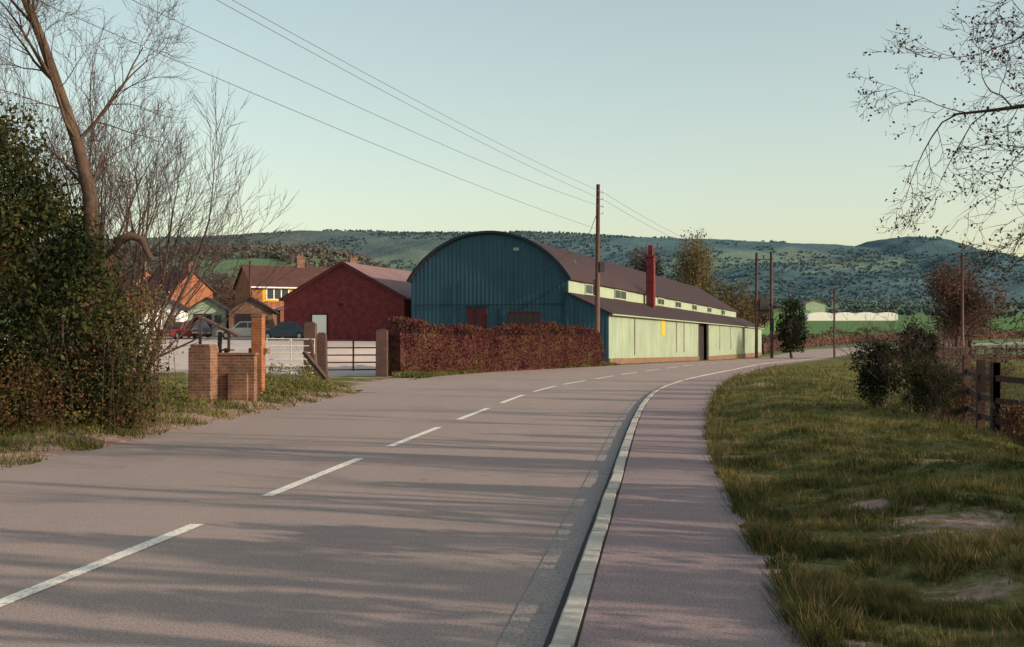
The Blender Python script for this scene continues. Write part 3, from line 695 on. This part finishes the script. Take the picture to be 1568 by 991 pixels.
def shed(name, x, y, z, rz, Wd, Dp, ev, rg, wallm, roofm, door=None):
    H = empty(name, (x, y, z), rz)
    MB().prism([(0, -1), (0, ev), (Wd / 2, rg), (Wd, ev), (Wd, -1)], 0, Dp).obj('walls', M[wallm], H)
    mb = MB(); mb.prism([(-.25, ev - .2), (-.25, ev - .08), (Wd / 2, rg + .14), (Wd / 2, rg + .02)], -.3, Dp + .2)
    mb.prism([(Wd + .25, ev - .2), (Wd + .25, ev - .08), (Wd / 2 + .003, rg + .14), (Wd / 2 + .003, rg + .02)], -.3, Dp + .2); mb.obj('roof', M[roofm], H)
    if door: MB().box(door[0], door[1], -.05, -.003, -.2, door[2]).obj('door', M[door[3]], H)
    MB().box(Wd * .7, Wd * .88, -.04, -.003, 1.1, 1.8).obj('window', M['glass'], H)
shed('garage', -27.6, 100, 1.95, R(8), 3.2, 6, 2.2, 3.2, 'cream2', 'blackroof', (.5, 2.0, 1.9, 'dark'))
shed('garage', -23.6, 98, 1.9, R(8), 3.6, 6, 2.2, 3.2, 'tanbrick', 'blackroof', (.5, 2.3, 1.9, 'dark'))
shed('workshop', -20.5, 104, 2.0, R(20), 6, 7, 2.4, 3.2, 'orangebrick', 'slate', (1, 2.0, 2.0, 'white'))
shed('white_garage', -33.6, 108, 2.1, R(5), 3.0, 5, 2.5, 3.2, 'white', 'blackroof', None)

# ------------------------------------------------------------------ vehicles
def vehicle(name, x, y, rz, col, L=4.1, Wd=1.65, kind='car'):
    e = empty(name, (x, y, float(gbase(x, y)) + .01), rz); m = simple(name + '_paint', col, .05, 2, .35, 0)
    if kind == 'car':
        body = [(0, .28), (.02, .62), (.25, .72), (1.15, .82), (1.2, .84), (L - .5, .86), (L - .02, .78), (L, .3), (L - .6, .2), (.6, .2)]
        cab = [(1.1, .83), (1.75, 1.36), (2.95, 1.38), (L - .45, .86)]
    else:
        body = [(0, .3), (.02, .85), (.35, 1.05), (.8, 1.2), (L, 1.2), (L, .3), (L - .6, .22), (.6, .22)]
        cab = [(.75, 1.19), (1.15, 1.95), (L - .1, 2.0), (L - .01, 1.19)]
    hw_ = Wd / 2
    MB().prism(body, -hw_, hw_).obj('body', m, e, bevel=.05)
    n = len(cab); vs = [(a, -hw_ + .03, b) if b < 1.25 else (a, -hw_ + .17, b) for a, b in cab] + [(a, hw_ - .03, b) if b < 1.25 else (a, hw_ - .17, b) for a, b in cab]
    MB().add(vs, [tuple(range(n)), tuple(range(2 * n - 1, n - 1, -1))] + [(i, i + n, (i + 1) % n + n, (i + 1) % n) for i in range(n)]).obj('cabin', m, e, bevel=.04)
    g = MB(); zt = cab[1][1]; zb = cab[0][1]
    for sg in (-1, 1):
        yb, yt = sg * (hw_ - .02), sg * (hw_ - .145)
        lo, hi = zb + .06, zt - .08; f = lambda z: yb + (yt - yb) * (z - zb) / (zt - zb)
        cuts = [(cab[0][0] + .25, cab[1][0] + .05, (cab[1][0] + cab[2][0]) / 2 - .03), ((cab[1][0] + cab[2][0]) / 2 + .03, (cab[1][0] + cab[2][0]) / 2 + .03, cab[2][0])]
        if kind != 'car': cuts = cuts[:1]
        for a0, a1, b in cuts: g.add([(a0, f(lo), lo), (b, f(lo), lo), (b, f(hi), hi), (a1, f(hi), hi)], [(0, 1, 2, 3)])
    for (i, j, s) in ((0, 1, -1), (3, 2, 1)):
        (xa, za), (xb, zb2) = cab[i], cab[j]; p = lambda t, y: (xa + (xb - xa) * t + s * .02, y, za + (zb2 - za) * t + .01)
        g.add([p(.12, -hw_ + .14), p(.12, hw_ - .14), p(.88, hw_ - .24), p(.88, -hw_ + .24)], [(0, 1, 2, 3)])
    g.obj('windows', M['glass'], e)
    wv = MB()
    for wx in (.75, L - .8):
        for sg in (-1, 1): wv.tube([(wx, sg * (hw_ - .16), .3), (wx, sg * (hw_ + .01), .3)], .3, 14)
    wv.obj('wheels', M['rubber'], e)
    hb = MB()
    for wx in (.75, L - .8):
        for sg in (-1, 1): hb.tube([(wx, sg * (hw_ + .011), .3), (wx, sg * (hw_ + .02), .3)], .16, 10)
    hb.box(-.03, .02, -hw_ + .1, hw_ - .1, .34, .42).box(L - .02, L + .03, -hw_ + .1, hw_ - .1, .34, .42); hb.obj('trim', M['metal'], e)
vehicle('white_van', -34.2, 100, R(15), (.7, .7, .7), 4.3, 1.8, 'van')
vehicle('parked_red_car', -26.8, 90, R(70), (.13, .02, .025))
vehicle('parked_white_car', -22.6, 90, R(10), (.40, .37, .36))
vehicle('parked_blue_car', -18.6, 88, R(-15), (.04, .06, .09))
vehicle('parked_dark_car', -26.5, 96, R(-60), (.05, .06, .09))

# ------------------------------------------------------------------ poles and wires
def upole(name, x, y, h, r=.15, lean=0, z=None):
    e = empty(name, (x, y, G(x, y) if z is None else z)); mb = MB(); mb.tube([(0, 0, -.5), (lean, 0, h)], [r, r * .62], 10); mb.obj('shaft', M['pole'], e, True); return e
p1 = upole('utility_pole', 5.35, 74, 11.4, .19, .08)
mb = MB()
for i, z in enumerate((10.9, 10.45, 10.0, 9.55)): mb.beam((.05, 0, z), (.42, 0, z), .03); mb.tube([(.42, 0, z - .05), (.42, 0, z + .16)], [.05, .04], 6)
mb.obj('insulators', M['metal'], p1)
mb = MB(); mb.box(.15, .5, -.2, .1, 5.9, 6.5); mb.box(-.22, -.12, -.1, .1, 4.4, 5.4); mb.obj('service_box', M['iron'], p1, bevel=.02)
mb = MB(); mb.tube([(.06, 0, 9.7), (-.9, -.3, 7.2), (-1.5, -.4, 6.6)], .02, 4); mb.tube([(-1.5, -.4, 6.6), (-1.35, -.4, 6.35)], .05, 5); mb.obj('service_cable', M['wire'], p1)
upole('utility_pole', -18.5, -10, 11.4, .17)
def wire(mb, a, b, sag, r=.009):
    a = Vector(a); b = Vector(b); mb.tube([a.lerp(b, t / 16) + Vector((0, 0, -4 * sag * (t / 16) * (1 - t / 16))) for t in range(17)], r, 4)
mb = MB()
for i, z in enumerate((10.9, 10.45)):
    wire(mb, (5.8, 74, z), (-18.3 + .8 * i, -10, z + .1), .8)
wire(mb, (5.8, 74, 10.0), (-18.3, -10, 9.9), 1.0, .009)
wire(mb, (5.4, 74, 8.6), (-18.5, -10, 8.9), .6, .009)
for z in (10.9, 10.45): wire(mb, (5.8, 74, z), (32, 155, z + 1.5), 1.0, .012)
wire(mb, (5.4, 74, 8.4), (-1.5, 79.5, 4.6), .3, .012)
hp = empty('transformer_pole', (32.8, 153, G(32.8, 153))); m2 = MB()
m2.tube([(-1.0, 0, -.5), (-.95, 0, 13.8)], [.22, .16], 8); m2.tube([(1.0, 0, -.5), (.95, 0, 13.9)], [.22, .16], 8); m2.obj('poles', M['pole'], hp, True)
m2 = MB(); m2.beam((-1.2, 0, 12.9), (1.2, 0, 12.9), .14); m2.beam((-1.1, 0, 10.6), (1.1, 0, 10.6), .14); m2.beam((-1.0, 0, 6.2), (1.0, 0, 6.2), .2)
for x in (-.9, 0, .9): m2.tube([(x, 0, 13), (x, 0, 13.5)], .09, 6)
m2.obj('crossarms', M['iron'], hp)
m2 = MB(); m2.box(-.6, .6, -.45, .45, 6.3, 7.7)
for x in (-.35, 0, .35): m2.tube([(x, 0, 7.7), (x, 0, 8.2)], .08, 6)
m2.box(.7, 1.2, -.5, -.1, 3.6, 5.2); m2.obj('transformer', M['iron'], hp, bevel=.05)
pa = upole('telegraph_pole', 43.6, 159, 9.4, .16); pb = upole('telegraph_pole', 41.0, 107, 9.8, .16)
m2 = MB(); m2.beam((-.7, 0, 9.3), (.7, 0, 9.3), .09)
m2.beam((-.6, 0, 9.7), (.5, 0, 9.3), .06); m2.obj('crossarm', M['pole'], pb)
m2 = MB(); m2.beam((-.3, 0, 9.1), (.3, 0, 9.1), .08); m2.obj('crossarm', M['pole'], pa)
wire(mb, (33.7, 153, 12.9), (41, 107, 9.6), .9, .014); wire(mb, (41.5, 107, 9.5), (60, 60, 9.5), 1, .014); wire(mb, (43.6, 159, 8.2), (33, 153, 9), .3, .014)
mb.obj('overhead_wires', M['wire'])
upole('telegraph_pole', -23.2, 104, 6.6, .13)

# ------------------------------------------------------------------ polytunnels (one long low row)
P_ = empty('polytunnels', (0, 0, 0)); mb = MB(); YT = 460.0; z0 = float(gbase(132, YT)) - .2
x0 = 115.5
for k, w_ in enumerate((11, 8.0, 8.5, 8.0)):
    n = 12
    prof = [(x0 + w_ / 2 + w_ / 2 * math.cos(math.pi * i / n), z0 + 2.2 + 1.3 * math.sin(math.pi * i / n)) for i in range(n + 1)] + [(x0, z0 - 2), (x0 + w_, z0 - 2)]
    mb.prism(prof, YT, YT + 30); x0 += w_ + .02
mb.obj('tunnel_skins', M['white'], P_)
farm = empty('farm_shed', (150, 600, float(gbase(150, 600)))); MB().prism([(0, -2), (0, 3), (5, 4.5), (10, 3), (10, -2)], 0, 20).obj('walls', M['cream2'], farm)
mb = MB(); mb.prism([(-.5, 2.8), (-.5, 3.1), (5, 4.8), (5, 4.55)], -.5, 20.5); mb.prism([(10.5, 2.8), (10.5, 3.1), (5.01, 4.8), (5.01, 4.55)], -.5, 20.5); mb.obj('roof', M['slate'], farm)

# ------------------------------------------------------------------ fences on the right
def rail_fence(name, pts, h, rails, spacing, pw, seed, mat='wood', jit=.05):
    rd = random.Random(seed); e = empty(name, (0, 0, 0)); mb = MB(); P = np.array(pts, float)
    cum = np.r_[0, np.cumsum(np.linalg.norm(np.diff(P, axis=0), axis=1))]; k = int(cum[-1] / spacing) + 1; last = None
    for i in range(k):
        s = i * spacing; x, y = float(np.interp(s, cum, P[:, 0])), float(np.interp(s, cum, P[:, 1])); z = G(x, y)
        t = Vector((x + rd.uniform(-jit, jit), y, z + h * rd.uniform(.92, 1.08))); mb.beam((x, y, z - .3), t, pw, pw * .8)
        if last is not None and rails:
            for q in rails:
                mb.beam(last[0] + Vector((0, -pw * .6, q)), Vector((x, y - pw * .6, z + q + rd.uniform(-jit, jit))), .04, .12)
        last = (Vector((x, y, z)), 0)
    mb.obj('posts_and_rails', M[mat], e)
rail_fence('rail_fence', [(9.6, 23.4), (10.5, 27.5), (12.4, 34.5), (15.5, 44)], 1.5, (.4, .8, 1.25), 1.7, .15, 5)
rail_fence('rail_fence', [(9.6, 23.4), (14, 21), (18, 19.5)], 1.5, (.4, .8, 1.25), 1.9, .15, 6)
rail_fence('paling_fence', [(27.8, 84), (33, 85)], 1.6, (.4, 1.1), .34, .17, 7, jit=.06)
rail_fence('paling_fence', [(34.5, 92), (42, 93), (52, 94)], 1.3, (.5, 1.0), .9, .12, 8)

# ------------------------------------------------------------------ right verge shrubs
def shrub(name, x, y, r, h, seed, mat, n=260, size=.06, stems=16):
    e = empty(name, (x, y, G(x, y))); rd = random.Random(seed); mb = MB(); tips = []
    Pq = dict(wob=.14, up=.02, kids=[4, 4], start=.25, ang=(20, 50), len=(.4, .7), rr=.55, minr=.004, n=4)
    for i in range(stems):
        a = rd.uniform(0, 6.28); grow(mb, Vector((rd.uniform(-r, r) * .3, rd.uniform(-r, r) * .3, -.1)), Vector((math.cos(a) * r * .7, math.sin(a) * r * .7, h)), h * rd.uniform(.6, 1.0), .012, 2, rd, Pq, tips)
    mb.obj('stems', M['bark'], e)
    ce = []
    for i in range(8):
        a = rd.uniform(0, 6.28); q = rd.uniform(.1, .75) * r
        ce.append((q * math.cos(a), q * math.sin(a), h * rd.uniform(.2, .8), r * rd.uniform(.2, .45), r * rd.uniform(.2, .45), h * rd.uniform(.1, .26)))
    leaf_obj('leaves', ce, n, .07, 14, size, mat, e, seed, 0)
shrub('evergreen_shrub', 7.4, 23.6, .5, 1.7, 41, M['f_bush'], 330)
shrub('evergreen_shrub', 8.2, 23.8, .6, 2.0, 42, M['f_bush'], 380)
shrub('evergreen_shrub', 7.9, 22.2, .6, 1.3, 43, M['f_ivy'], 240)
shrub('bramble_bush', 10.3, 27, .9, 1.2, 44, M['f_bramble'], 150)
shrub('bramble_bush', 9.0, 20.5, 1.0, .9, 45, M['f_hedge'], 200)
shrub('bramble_bush', 12.2, 32, 1.2, 1.4, 46, M['f_hedge'], 200)
shrub('bramble_bush', 14.5, 38, 1.3, 1.5, 47, M['f_bramble'], 200)
shrub('bramble_bush', 8.4, 17.6, 1.0, .8, 48, M['f_bramble'], 200)
shrub('bramble_bush', 17.5, 43, 1.6, 1.6, 49, M['f_hedge'], 220)
shrub('bramble_bush', 13.5, 27, 1.6, 1.2, 50, M['f_hedge'], 220)
shrub('bramble_bush', 10.6, 22.6, 1.0, .9, 51, M['f_bush'], 200)

# ------------------------------------------------------------------ mid distance trees
def crown_tree(name, x, y, h, rad, seed, mat, n=420, size=.3, r0=.3, bush=False):
    z = G(x, y); e = empty(name, (x, y, z)); rd = random.Random(seed); mb = MB(); tips = []
    Pc = dict(wob=.12, up=.05, kids=[7, 6, 5], start=.22, ang=(25, 58), len=(.5, .72), rr=.55, minr=.015, n=5)
    grow(mb, Vector((0, 0, -.3)), Vector((0, 0, 1)), h * .66, r0, 3, rd, Pc, tips); mb.obj('trunk_and_branches', M['bark'], e, True)
    ce = []
    for i in range(11):
        a = rd.uniform(0, 6.28); q = rd.uniform(.1, .6) * rad
        ce.append((q * math.cos(a), q * math.sin(a), h * rd.uniform(.35, .78), rad * rd.uniform(.35, .55), rad * rd.uniform(.35, .55), h * rd.uniform(.14, .24)))
    if bush: ce = [(0, 0, h * .5, rad, rad, h * .5)]
    leaf_obj('twigs_and_leaves', ce, n, rad * .1, 12, size, mat, e, seed, .8, .2)
crown_tree('oak_tree', 53, 140, 12, 5.6, 51, M['f_brown'], 1000, .27)
crown_tree('oak_tree', 58.5, 150, 9.5, 4.0, 52, M['f_brown'], 500, .27)
crown_tree('holly_bush', 36.2, 152, 8.0, 1.9, 53, M['f_bush'], 420, .3, .2, True)
crown_tree('holly_bush', 45.5, 128, 3.0, .9, 54, M['f_bush'], 150, .25, .1, True)
for i, (x, y, h, r, mt) in enumerate([(30.5, 200, 17, 6, 'f_yel'), (24, 205, 15, 5, 'f_brown'), (38.5, 205, 12.5, 5, 'f_yel'), (43, 210, 11, 4, 'f_brown'), (34, 215, 15, 5, 'f_yel')]):
    crown_tree('roadside_tree', x, y, h, r, 60 + i, M[mt], 420, .35)
for i, (x, y, h, r) in enumerate([(-46, 190, 10, 5), (-58, 200, 12, 5), (-36, 195, 9, 4), (-70, 190, 12, 6), (-28, 190, 10, 4), (-30, 160, 8, 3), (-52, 125, 8, 3.5)]):
    crown_tree('garden_tree', x, y, h, r, 80 + i, M['f_brown'], 260, .3)

def mass(name, pts, hts, per, size, mat, seed):
    rg = np.random.default_rng(seed); n = len(pts); P = np.repeat(pts, per, 0); H = np.repeat(hts, per)
    d = rg.normal(size=(n * per, 3)); d /= np.linalg.norm(d, axis=1)[:, None]; r = rg.uniform(.3, 1, n * per)[:, None]
    c = P + d * r * np.stack([H * .55, H * .55, H * .42], 1); c[:, 2] += H * .42
    v, f = quads(c, size, rg, aspect=.9); np_mesh(name, v, f, mat)
rg = np.random.default_rng(99)
N = 2800; y = rg.uniform(330, 950, N); x = y * rg.uniform(-.46, .02, N)
m_ = wob(x, y, 60, 4) + .8 * ss(500, 800, y) > -.4; x, y = x[m_], y[m_]
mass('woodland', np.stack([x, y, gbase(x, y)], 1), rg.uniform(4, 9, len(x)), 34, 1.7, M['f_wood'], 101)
px_, py_ = [], []
for (xa, ya, xb, yb, k) in [(110, 640, 430, 660, 130), (0, 700, 250, 760, 80), (100, 900, 620, 960, 180), (0, 1300, 800, 1250, 220), (200, 680, 360, 930, 40), (40, 1000, 120, 1300, 50), (250, 1600, 900, 1650, 200), (-700, 1300, 0, 1400, 200), (-600, 1700, 600, 1800, 300), (300, 1250, 500, 1650, 60)]:
    t = rg.random(k); px_.append(xa + (xb - xa) * t + rg.normal(size=k) * 5); py_.append(ya + (yb - ya) * t + rg.normal(size=k) * 6)
x = np.concatenate(px_); y = np.concatenate(py_); hts = rg.uniform(2, 4.5, len(x)) * np.where(y > 800, 1.6, 1)
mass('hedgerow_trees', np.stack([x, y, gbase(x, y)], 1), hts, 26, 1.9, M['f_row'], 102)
N = 14000; y = rg.uniform(2400, 3900, N); x = y * rg.uniform(-.5, .5, N)
m_ = wob(x, y, 330, 2) + .5 * wob(x, y, 120, 7) > -.15; x, y = x[m_], y[m_]
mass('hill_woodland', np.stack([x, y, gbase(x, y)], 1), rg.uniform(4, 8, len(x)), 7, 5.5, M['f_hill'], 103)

# ------------------------------------------------------------------ near right overhanging tree + out-of-view ash row and a hedge added for shade
e = empty('overhanging_tree', (0, 0, 0)); rd = random.Random(12); mb = MB(); tips = []
mb.tube([(8.3, 13, -.3), (8.2, 13, 2), (8.4, 13, 4.5), (8.3, 13, 7), (8.5, 13, 9.5)], [.30, .26, .21, .15, .07], 10)
Po = dict(wob=.20, up=-.004, kids=[8, 7, 6], start=.18, ang=(25, 65), len=(.40, .60), rr=.5, minr=.004, n=6, end=.2)
limbs = [((8.3, 13, 4.9), (-1, -.05, -.22), 3.4, .065, 3), ((8.3, 13, 4.4), (-1, .15, -.14), 3.3, .05, 3), ((8.3, 13, 5.5), (-1, -.15, .0), 3.5, .06, 3), ((8.3, 13, 5.9), (-1, .1, .1), 2.8, .05, 3),
         ((8.3, 13, 7.0), (.2, -1, .3), 3.2, .07, 3), ((8.4, 13, 6), (1, .2, .4), 3.2, .07, 3), ((8.4, 13, 7.5), (-.3, .6, .9), 3, .06, 3), ((8.3, 13, 4.7), (-1, -.3, -.16), 3.2, .05, 3)]
for p, d, L, r, dp in limbs: grow(mb, Vector(p), Vector(d), L, r, dp, rd, Po, tips)
mb.obj('trunk_and_branches', M['bark'], e, True)
rg = np.random.default_rng(5); T = np.array([list(t) for t in tips]); T = T[rg.random(len(T)) < .45]
c = np.repeat(T, 3, 0) + rg.normal(size=(len(T) * 3, 3)) * .025; v, f = quads(c, .04, rg); np_mesh('buds', v, f, M['f_bud'], e)

def add_shade_ivy(e, seed, h, r=.42):
    leaf_obj('ivy', [(0, 0, h * .2, r, r, h * .25), (.1, 0, h * .5, r * .9, r * .9, h * .25), (0, 0, h * .85, r * .7, r * .7, h * .2)], 260, .11, 10, .15, M['f_ivy'], e, seed)
b1, _ = bare_tree('roadside_ash', (15, 2.6, G(15, 2.6)), 13, 5, PT, 1, .30)
b2, _ = bare_tree('roadside_ash', (18, 9, G(18, 9)), 12, 6, PT, 2, .26)
add_shade_ivy(b1, 1, 6.5, .42); add_shade_ivy(b2, 2, 6.5, .34)  # ivy added to these out-of-view trees to thicken their shadows
# (x, where the trunk's shadow falls along the road, size)
for i, (x, yr, s) in enumerate([(9.5, 6.5, .8), (12, 7.9, .8), (11, 9.5, .75), (19, 11.2, 1), (15, 13.0, .85), (22, 14.7, 1), (13.5, 16.2, .8), (20, 18.2, .95), (16, 20.4, .85), (23, 22.4, 1.1), (18, 24.6, .9), (20, 27.2, .95), (25, 30, 1.1), (20.5, 33, 1), (24, 36, 1.1), (23, 39.5, 1.05), (28, 43.5, 1.2), (27, 48, 1.2), (12, 4, .8), (30, 9, 1.3)]):
    y = yr - .384 * x
    e = empty('roadside_ash', (x, y, G(x, y)), i * 1.7); e.scale = (s, s, s)
    for ch in (b1, b2)[i % 2].children:
        o = bpy.data.objects.new(ch.name.split('.')[0], ch.data); scene.collection.objects.link(o); o.parent = e
hedge('unseen_shade_hedge', [(4.6, -10), (5.4, -2), (6.3, 4), (7.3, 9), (8.6, 14), (10.2, 17)], 2.2, 1.0, M['f_hedge'], 28000, .13, 77, .8, core=False, gaps=.7)  # out of view, added to shade the verge; gaps leave lit patches

# ------------------------------------------------------------------ grass blades
def blades(name, x, y, hgt, wid, mat, rg):
    n = len(x); z = gz(x, y); a = rg.uniform(0, 6.28, n); dx, dy = np.cos(a) * wid, np.sin(a) * wid
    lx, ly = rg.normal(size=n) * hgt * .5, rg.normal(size=n) * hgt * .5
    v = np.stack([np.stack([x - dx, y - dy, z - .01], 1), np.stack([x + dx, y + dy, z - .01], 1), np.stack([x + lx, y + ly, z + hgt], 1)], 1).reshape(-1, 3)
    np_mesh(name, v, np.arange(3 * n).reshape(-1, 3), mat)
rg = np.random.default_rng(55)
def scatter(n, y0, y1, pw):
    u = rg.random(n); return (y0 ** (1 - pw) + u * (y1 ** (1 - pw) - y0 ** (1 - pw))) ** (1 / (1 - pw))
N = 250000; y = scatter(N, 5.2, 70, 1.6); lo = pathX(y) - .08; hi = np.maximum(.46 * y + 1.2, lo + .5); x = lo + (hi - lo) * rg.random(N) ** 1.15
cl = wob(x, y, .45, 1) + wob(x, y, .13, 6) * .8 + rg.normal(size=N) * .4
bare = np.zeros(N)
for (a, b, r, q) in BARE: bare += np.exp(-((x - a) ** 2 + (y - b) ** 2) / r ** 2)
edge = np.exp(-np.clip(x - pathX(y), 0, 9) / .22)
k = (cl > -.25) & (bare < .4 + .35 * rg.random(N)); x, y, cl, edge = x[k], y[k], cl[k], edge[k]
hg = (.028 + .042 * np.clip(cl, 0, 2.5) + .07 * edge * (cl > .2)) * rg.uniform(.6, 1.4, len(x)) * (1 + .4 * ss(15, 40, y)); wd = .0028 * (1 + y * .09)
blades('verge_grass', x, y, hg, wd, M['grass'], rg)
k = rg.random(len(x)) < .1; blades('dry_verge_grass', x[k] + .02, y[k], hg[k] * 1.4, wd[k], M['drygrass'], rg)
N = 80000; y = scatter(N, 12.5, 52, 1.5); x = leftX(y) + .05 - (rg.random(N) ** 1.4) * 5
ok = (x > -.48 * y) & ~in_poly(x, y, APRON) & (wob(x, y, .5, 2) + rg.normal(size=N) * .8 > -.1 + 1.7 * np.exp(-(leftX(y) - x) / .7))
x, y = x[ok], y[ok]; blades('verge_grass', x, y, rg.uniform(.05, .16, len(x)), .004 * (1 + y * .08), M['grass'], rg)
k = rg.random(len(x)) < .06; blades('dry_verge_grass', x[k], y[k], rg.uniform(.08, .2, k.sum()), .004 * (1 + y[k] * .08), M['drygrass'], rg)
N = 16000; t = rg.random(N); y = 50 + 26 * t; x = leftX(y) - rg.random(N) * 1.3
blades('verge_grass', x, y, rg.uniform(.08, .22, N), np.full(N, .03), M['grass'], rg)
e = empty('weed_clump', (0, 0, 0))
leaf_obj('leaves', [(-6.3, 30.5, .1, .8, 1.2, .25), (-7.4, 26.5, .1, .7, .8, .25), (-6.2, 36, .15, .8, 1.6, .35), (-8.6, 30, .15, 1.0, 1.2, .5), (-8, 42, .3, 1.5, 2, .5), (-7.4, 19.3, .1, .9, .6, .3), (-8.6, 18.3, .1, 1, .6, .25)], 620, .07, 12, .07, M['grass'], e, 61, 0)

# ------------------------------------------------------------------ light, sky, camera
az = R(111); el = R(19)
S = Vector((math.sin(az) * math.cos(el), math.cos(az) * math.cos(el), math.sin(el)))
sun = bpy.data.lights.new('sun', 'SUN'); sun.energy = 5; sun.angle = R(.5); sun.color = (1, .80, .60)
so = bpy.data.objects.new('sun', sun); so.rotation_euler = S.to_track_quat('Z', 'Y').to_euler(); so.location = S * 50; scene.collection.objects.link(so)
w = bpy.data.worlds.new('World'); scene.world = w; w.use_nodes = True; nt = w.node_tree
bg = nt.nodes['Background']; sky = nt.nodes.new('ShaderNodeTexSky'); sky.sky_type = 'NISHITA'; sky.sun_disc = False
sky.sun_elevation = el; sky.sun_rotation = az; sky.air_density = 1.0; sky.dust_density = 2.0; sky.ozone_density = 1.0
gm = nt.nodes.new('ShaderNodeGamma'); gm.inputs[1].default_value = .8; nt.links.new(sky.outputs[0], gm.inputs[0])
mx = nt.nodes.new('ShaderNodeMix'); mx.data_type = 'RGBA'; mx.blend_type = 'MULTIPLY'; mx.inputs[0].default_value = 1
mx.inputs[7].default_value = (2.12, 1.98, 1.58, 1)
nt.links.new(gm.outputs[0], mx.inputs[6]); nt.links.new(mx.outputs[2], bg.inputs[0]); bg.inputs[1].default_value = .15
cam = bpy.data.cameras.new('camera'); cam.sensor_width = 36; cam.lens = 36 * 1800 / 1568; cam.clip_end = 20000; cam.clip_start = .05
co = bpy.data.objects.new('camera', cam); co.location = (0, 0, 1.65); co.rotation_euler = (R(90 + .78), 0, 0); scene.collection.objects.link(co)
scene.camera = co
scene.view_settings.view_transform = 'Standard'; scene.view_settings.look = 'None'; scene.view_settings.exposure = 0
print('verts', sum(len(o.data.vertices) for o in bpy.data.objects if o.type == 'MESH'))
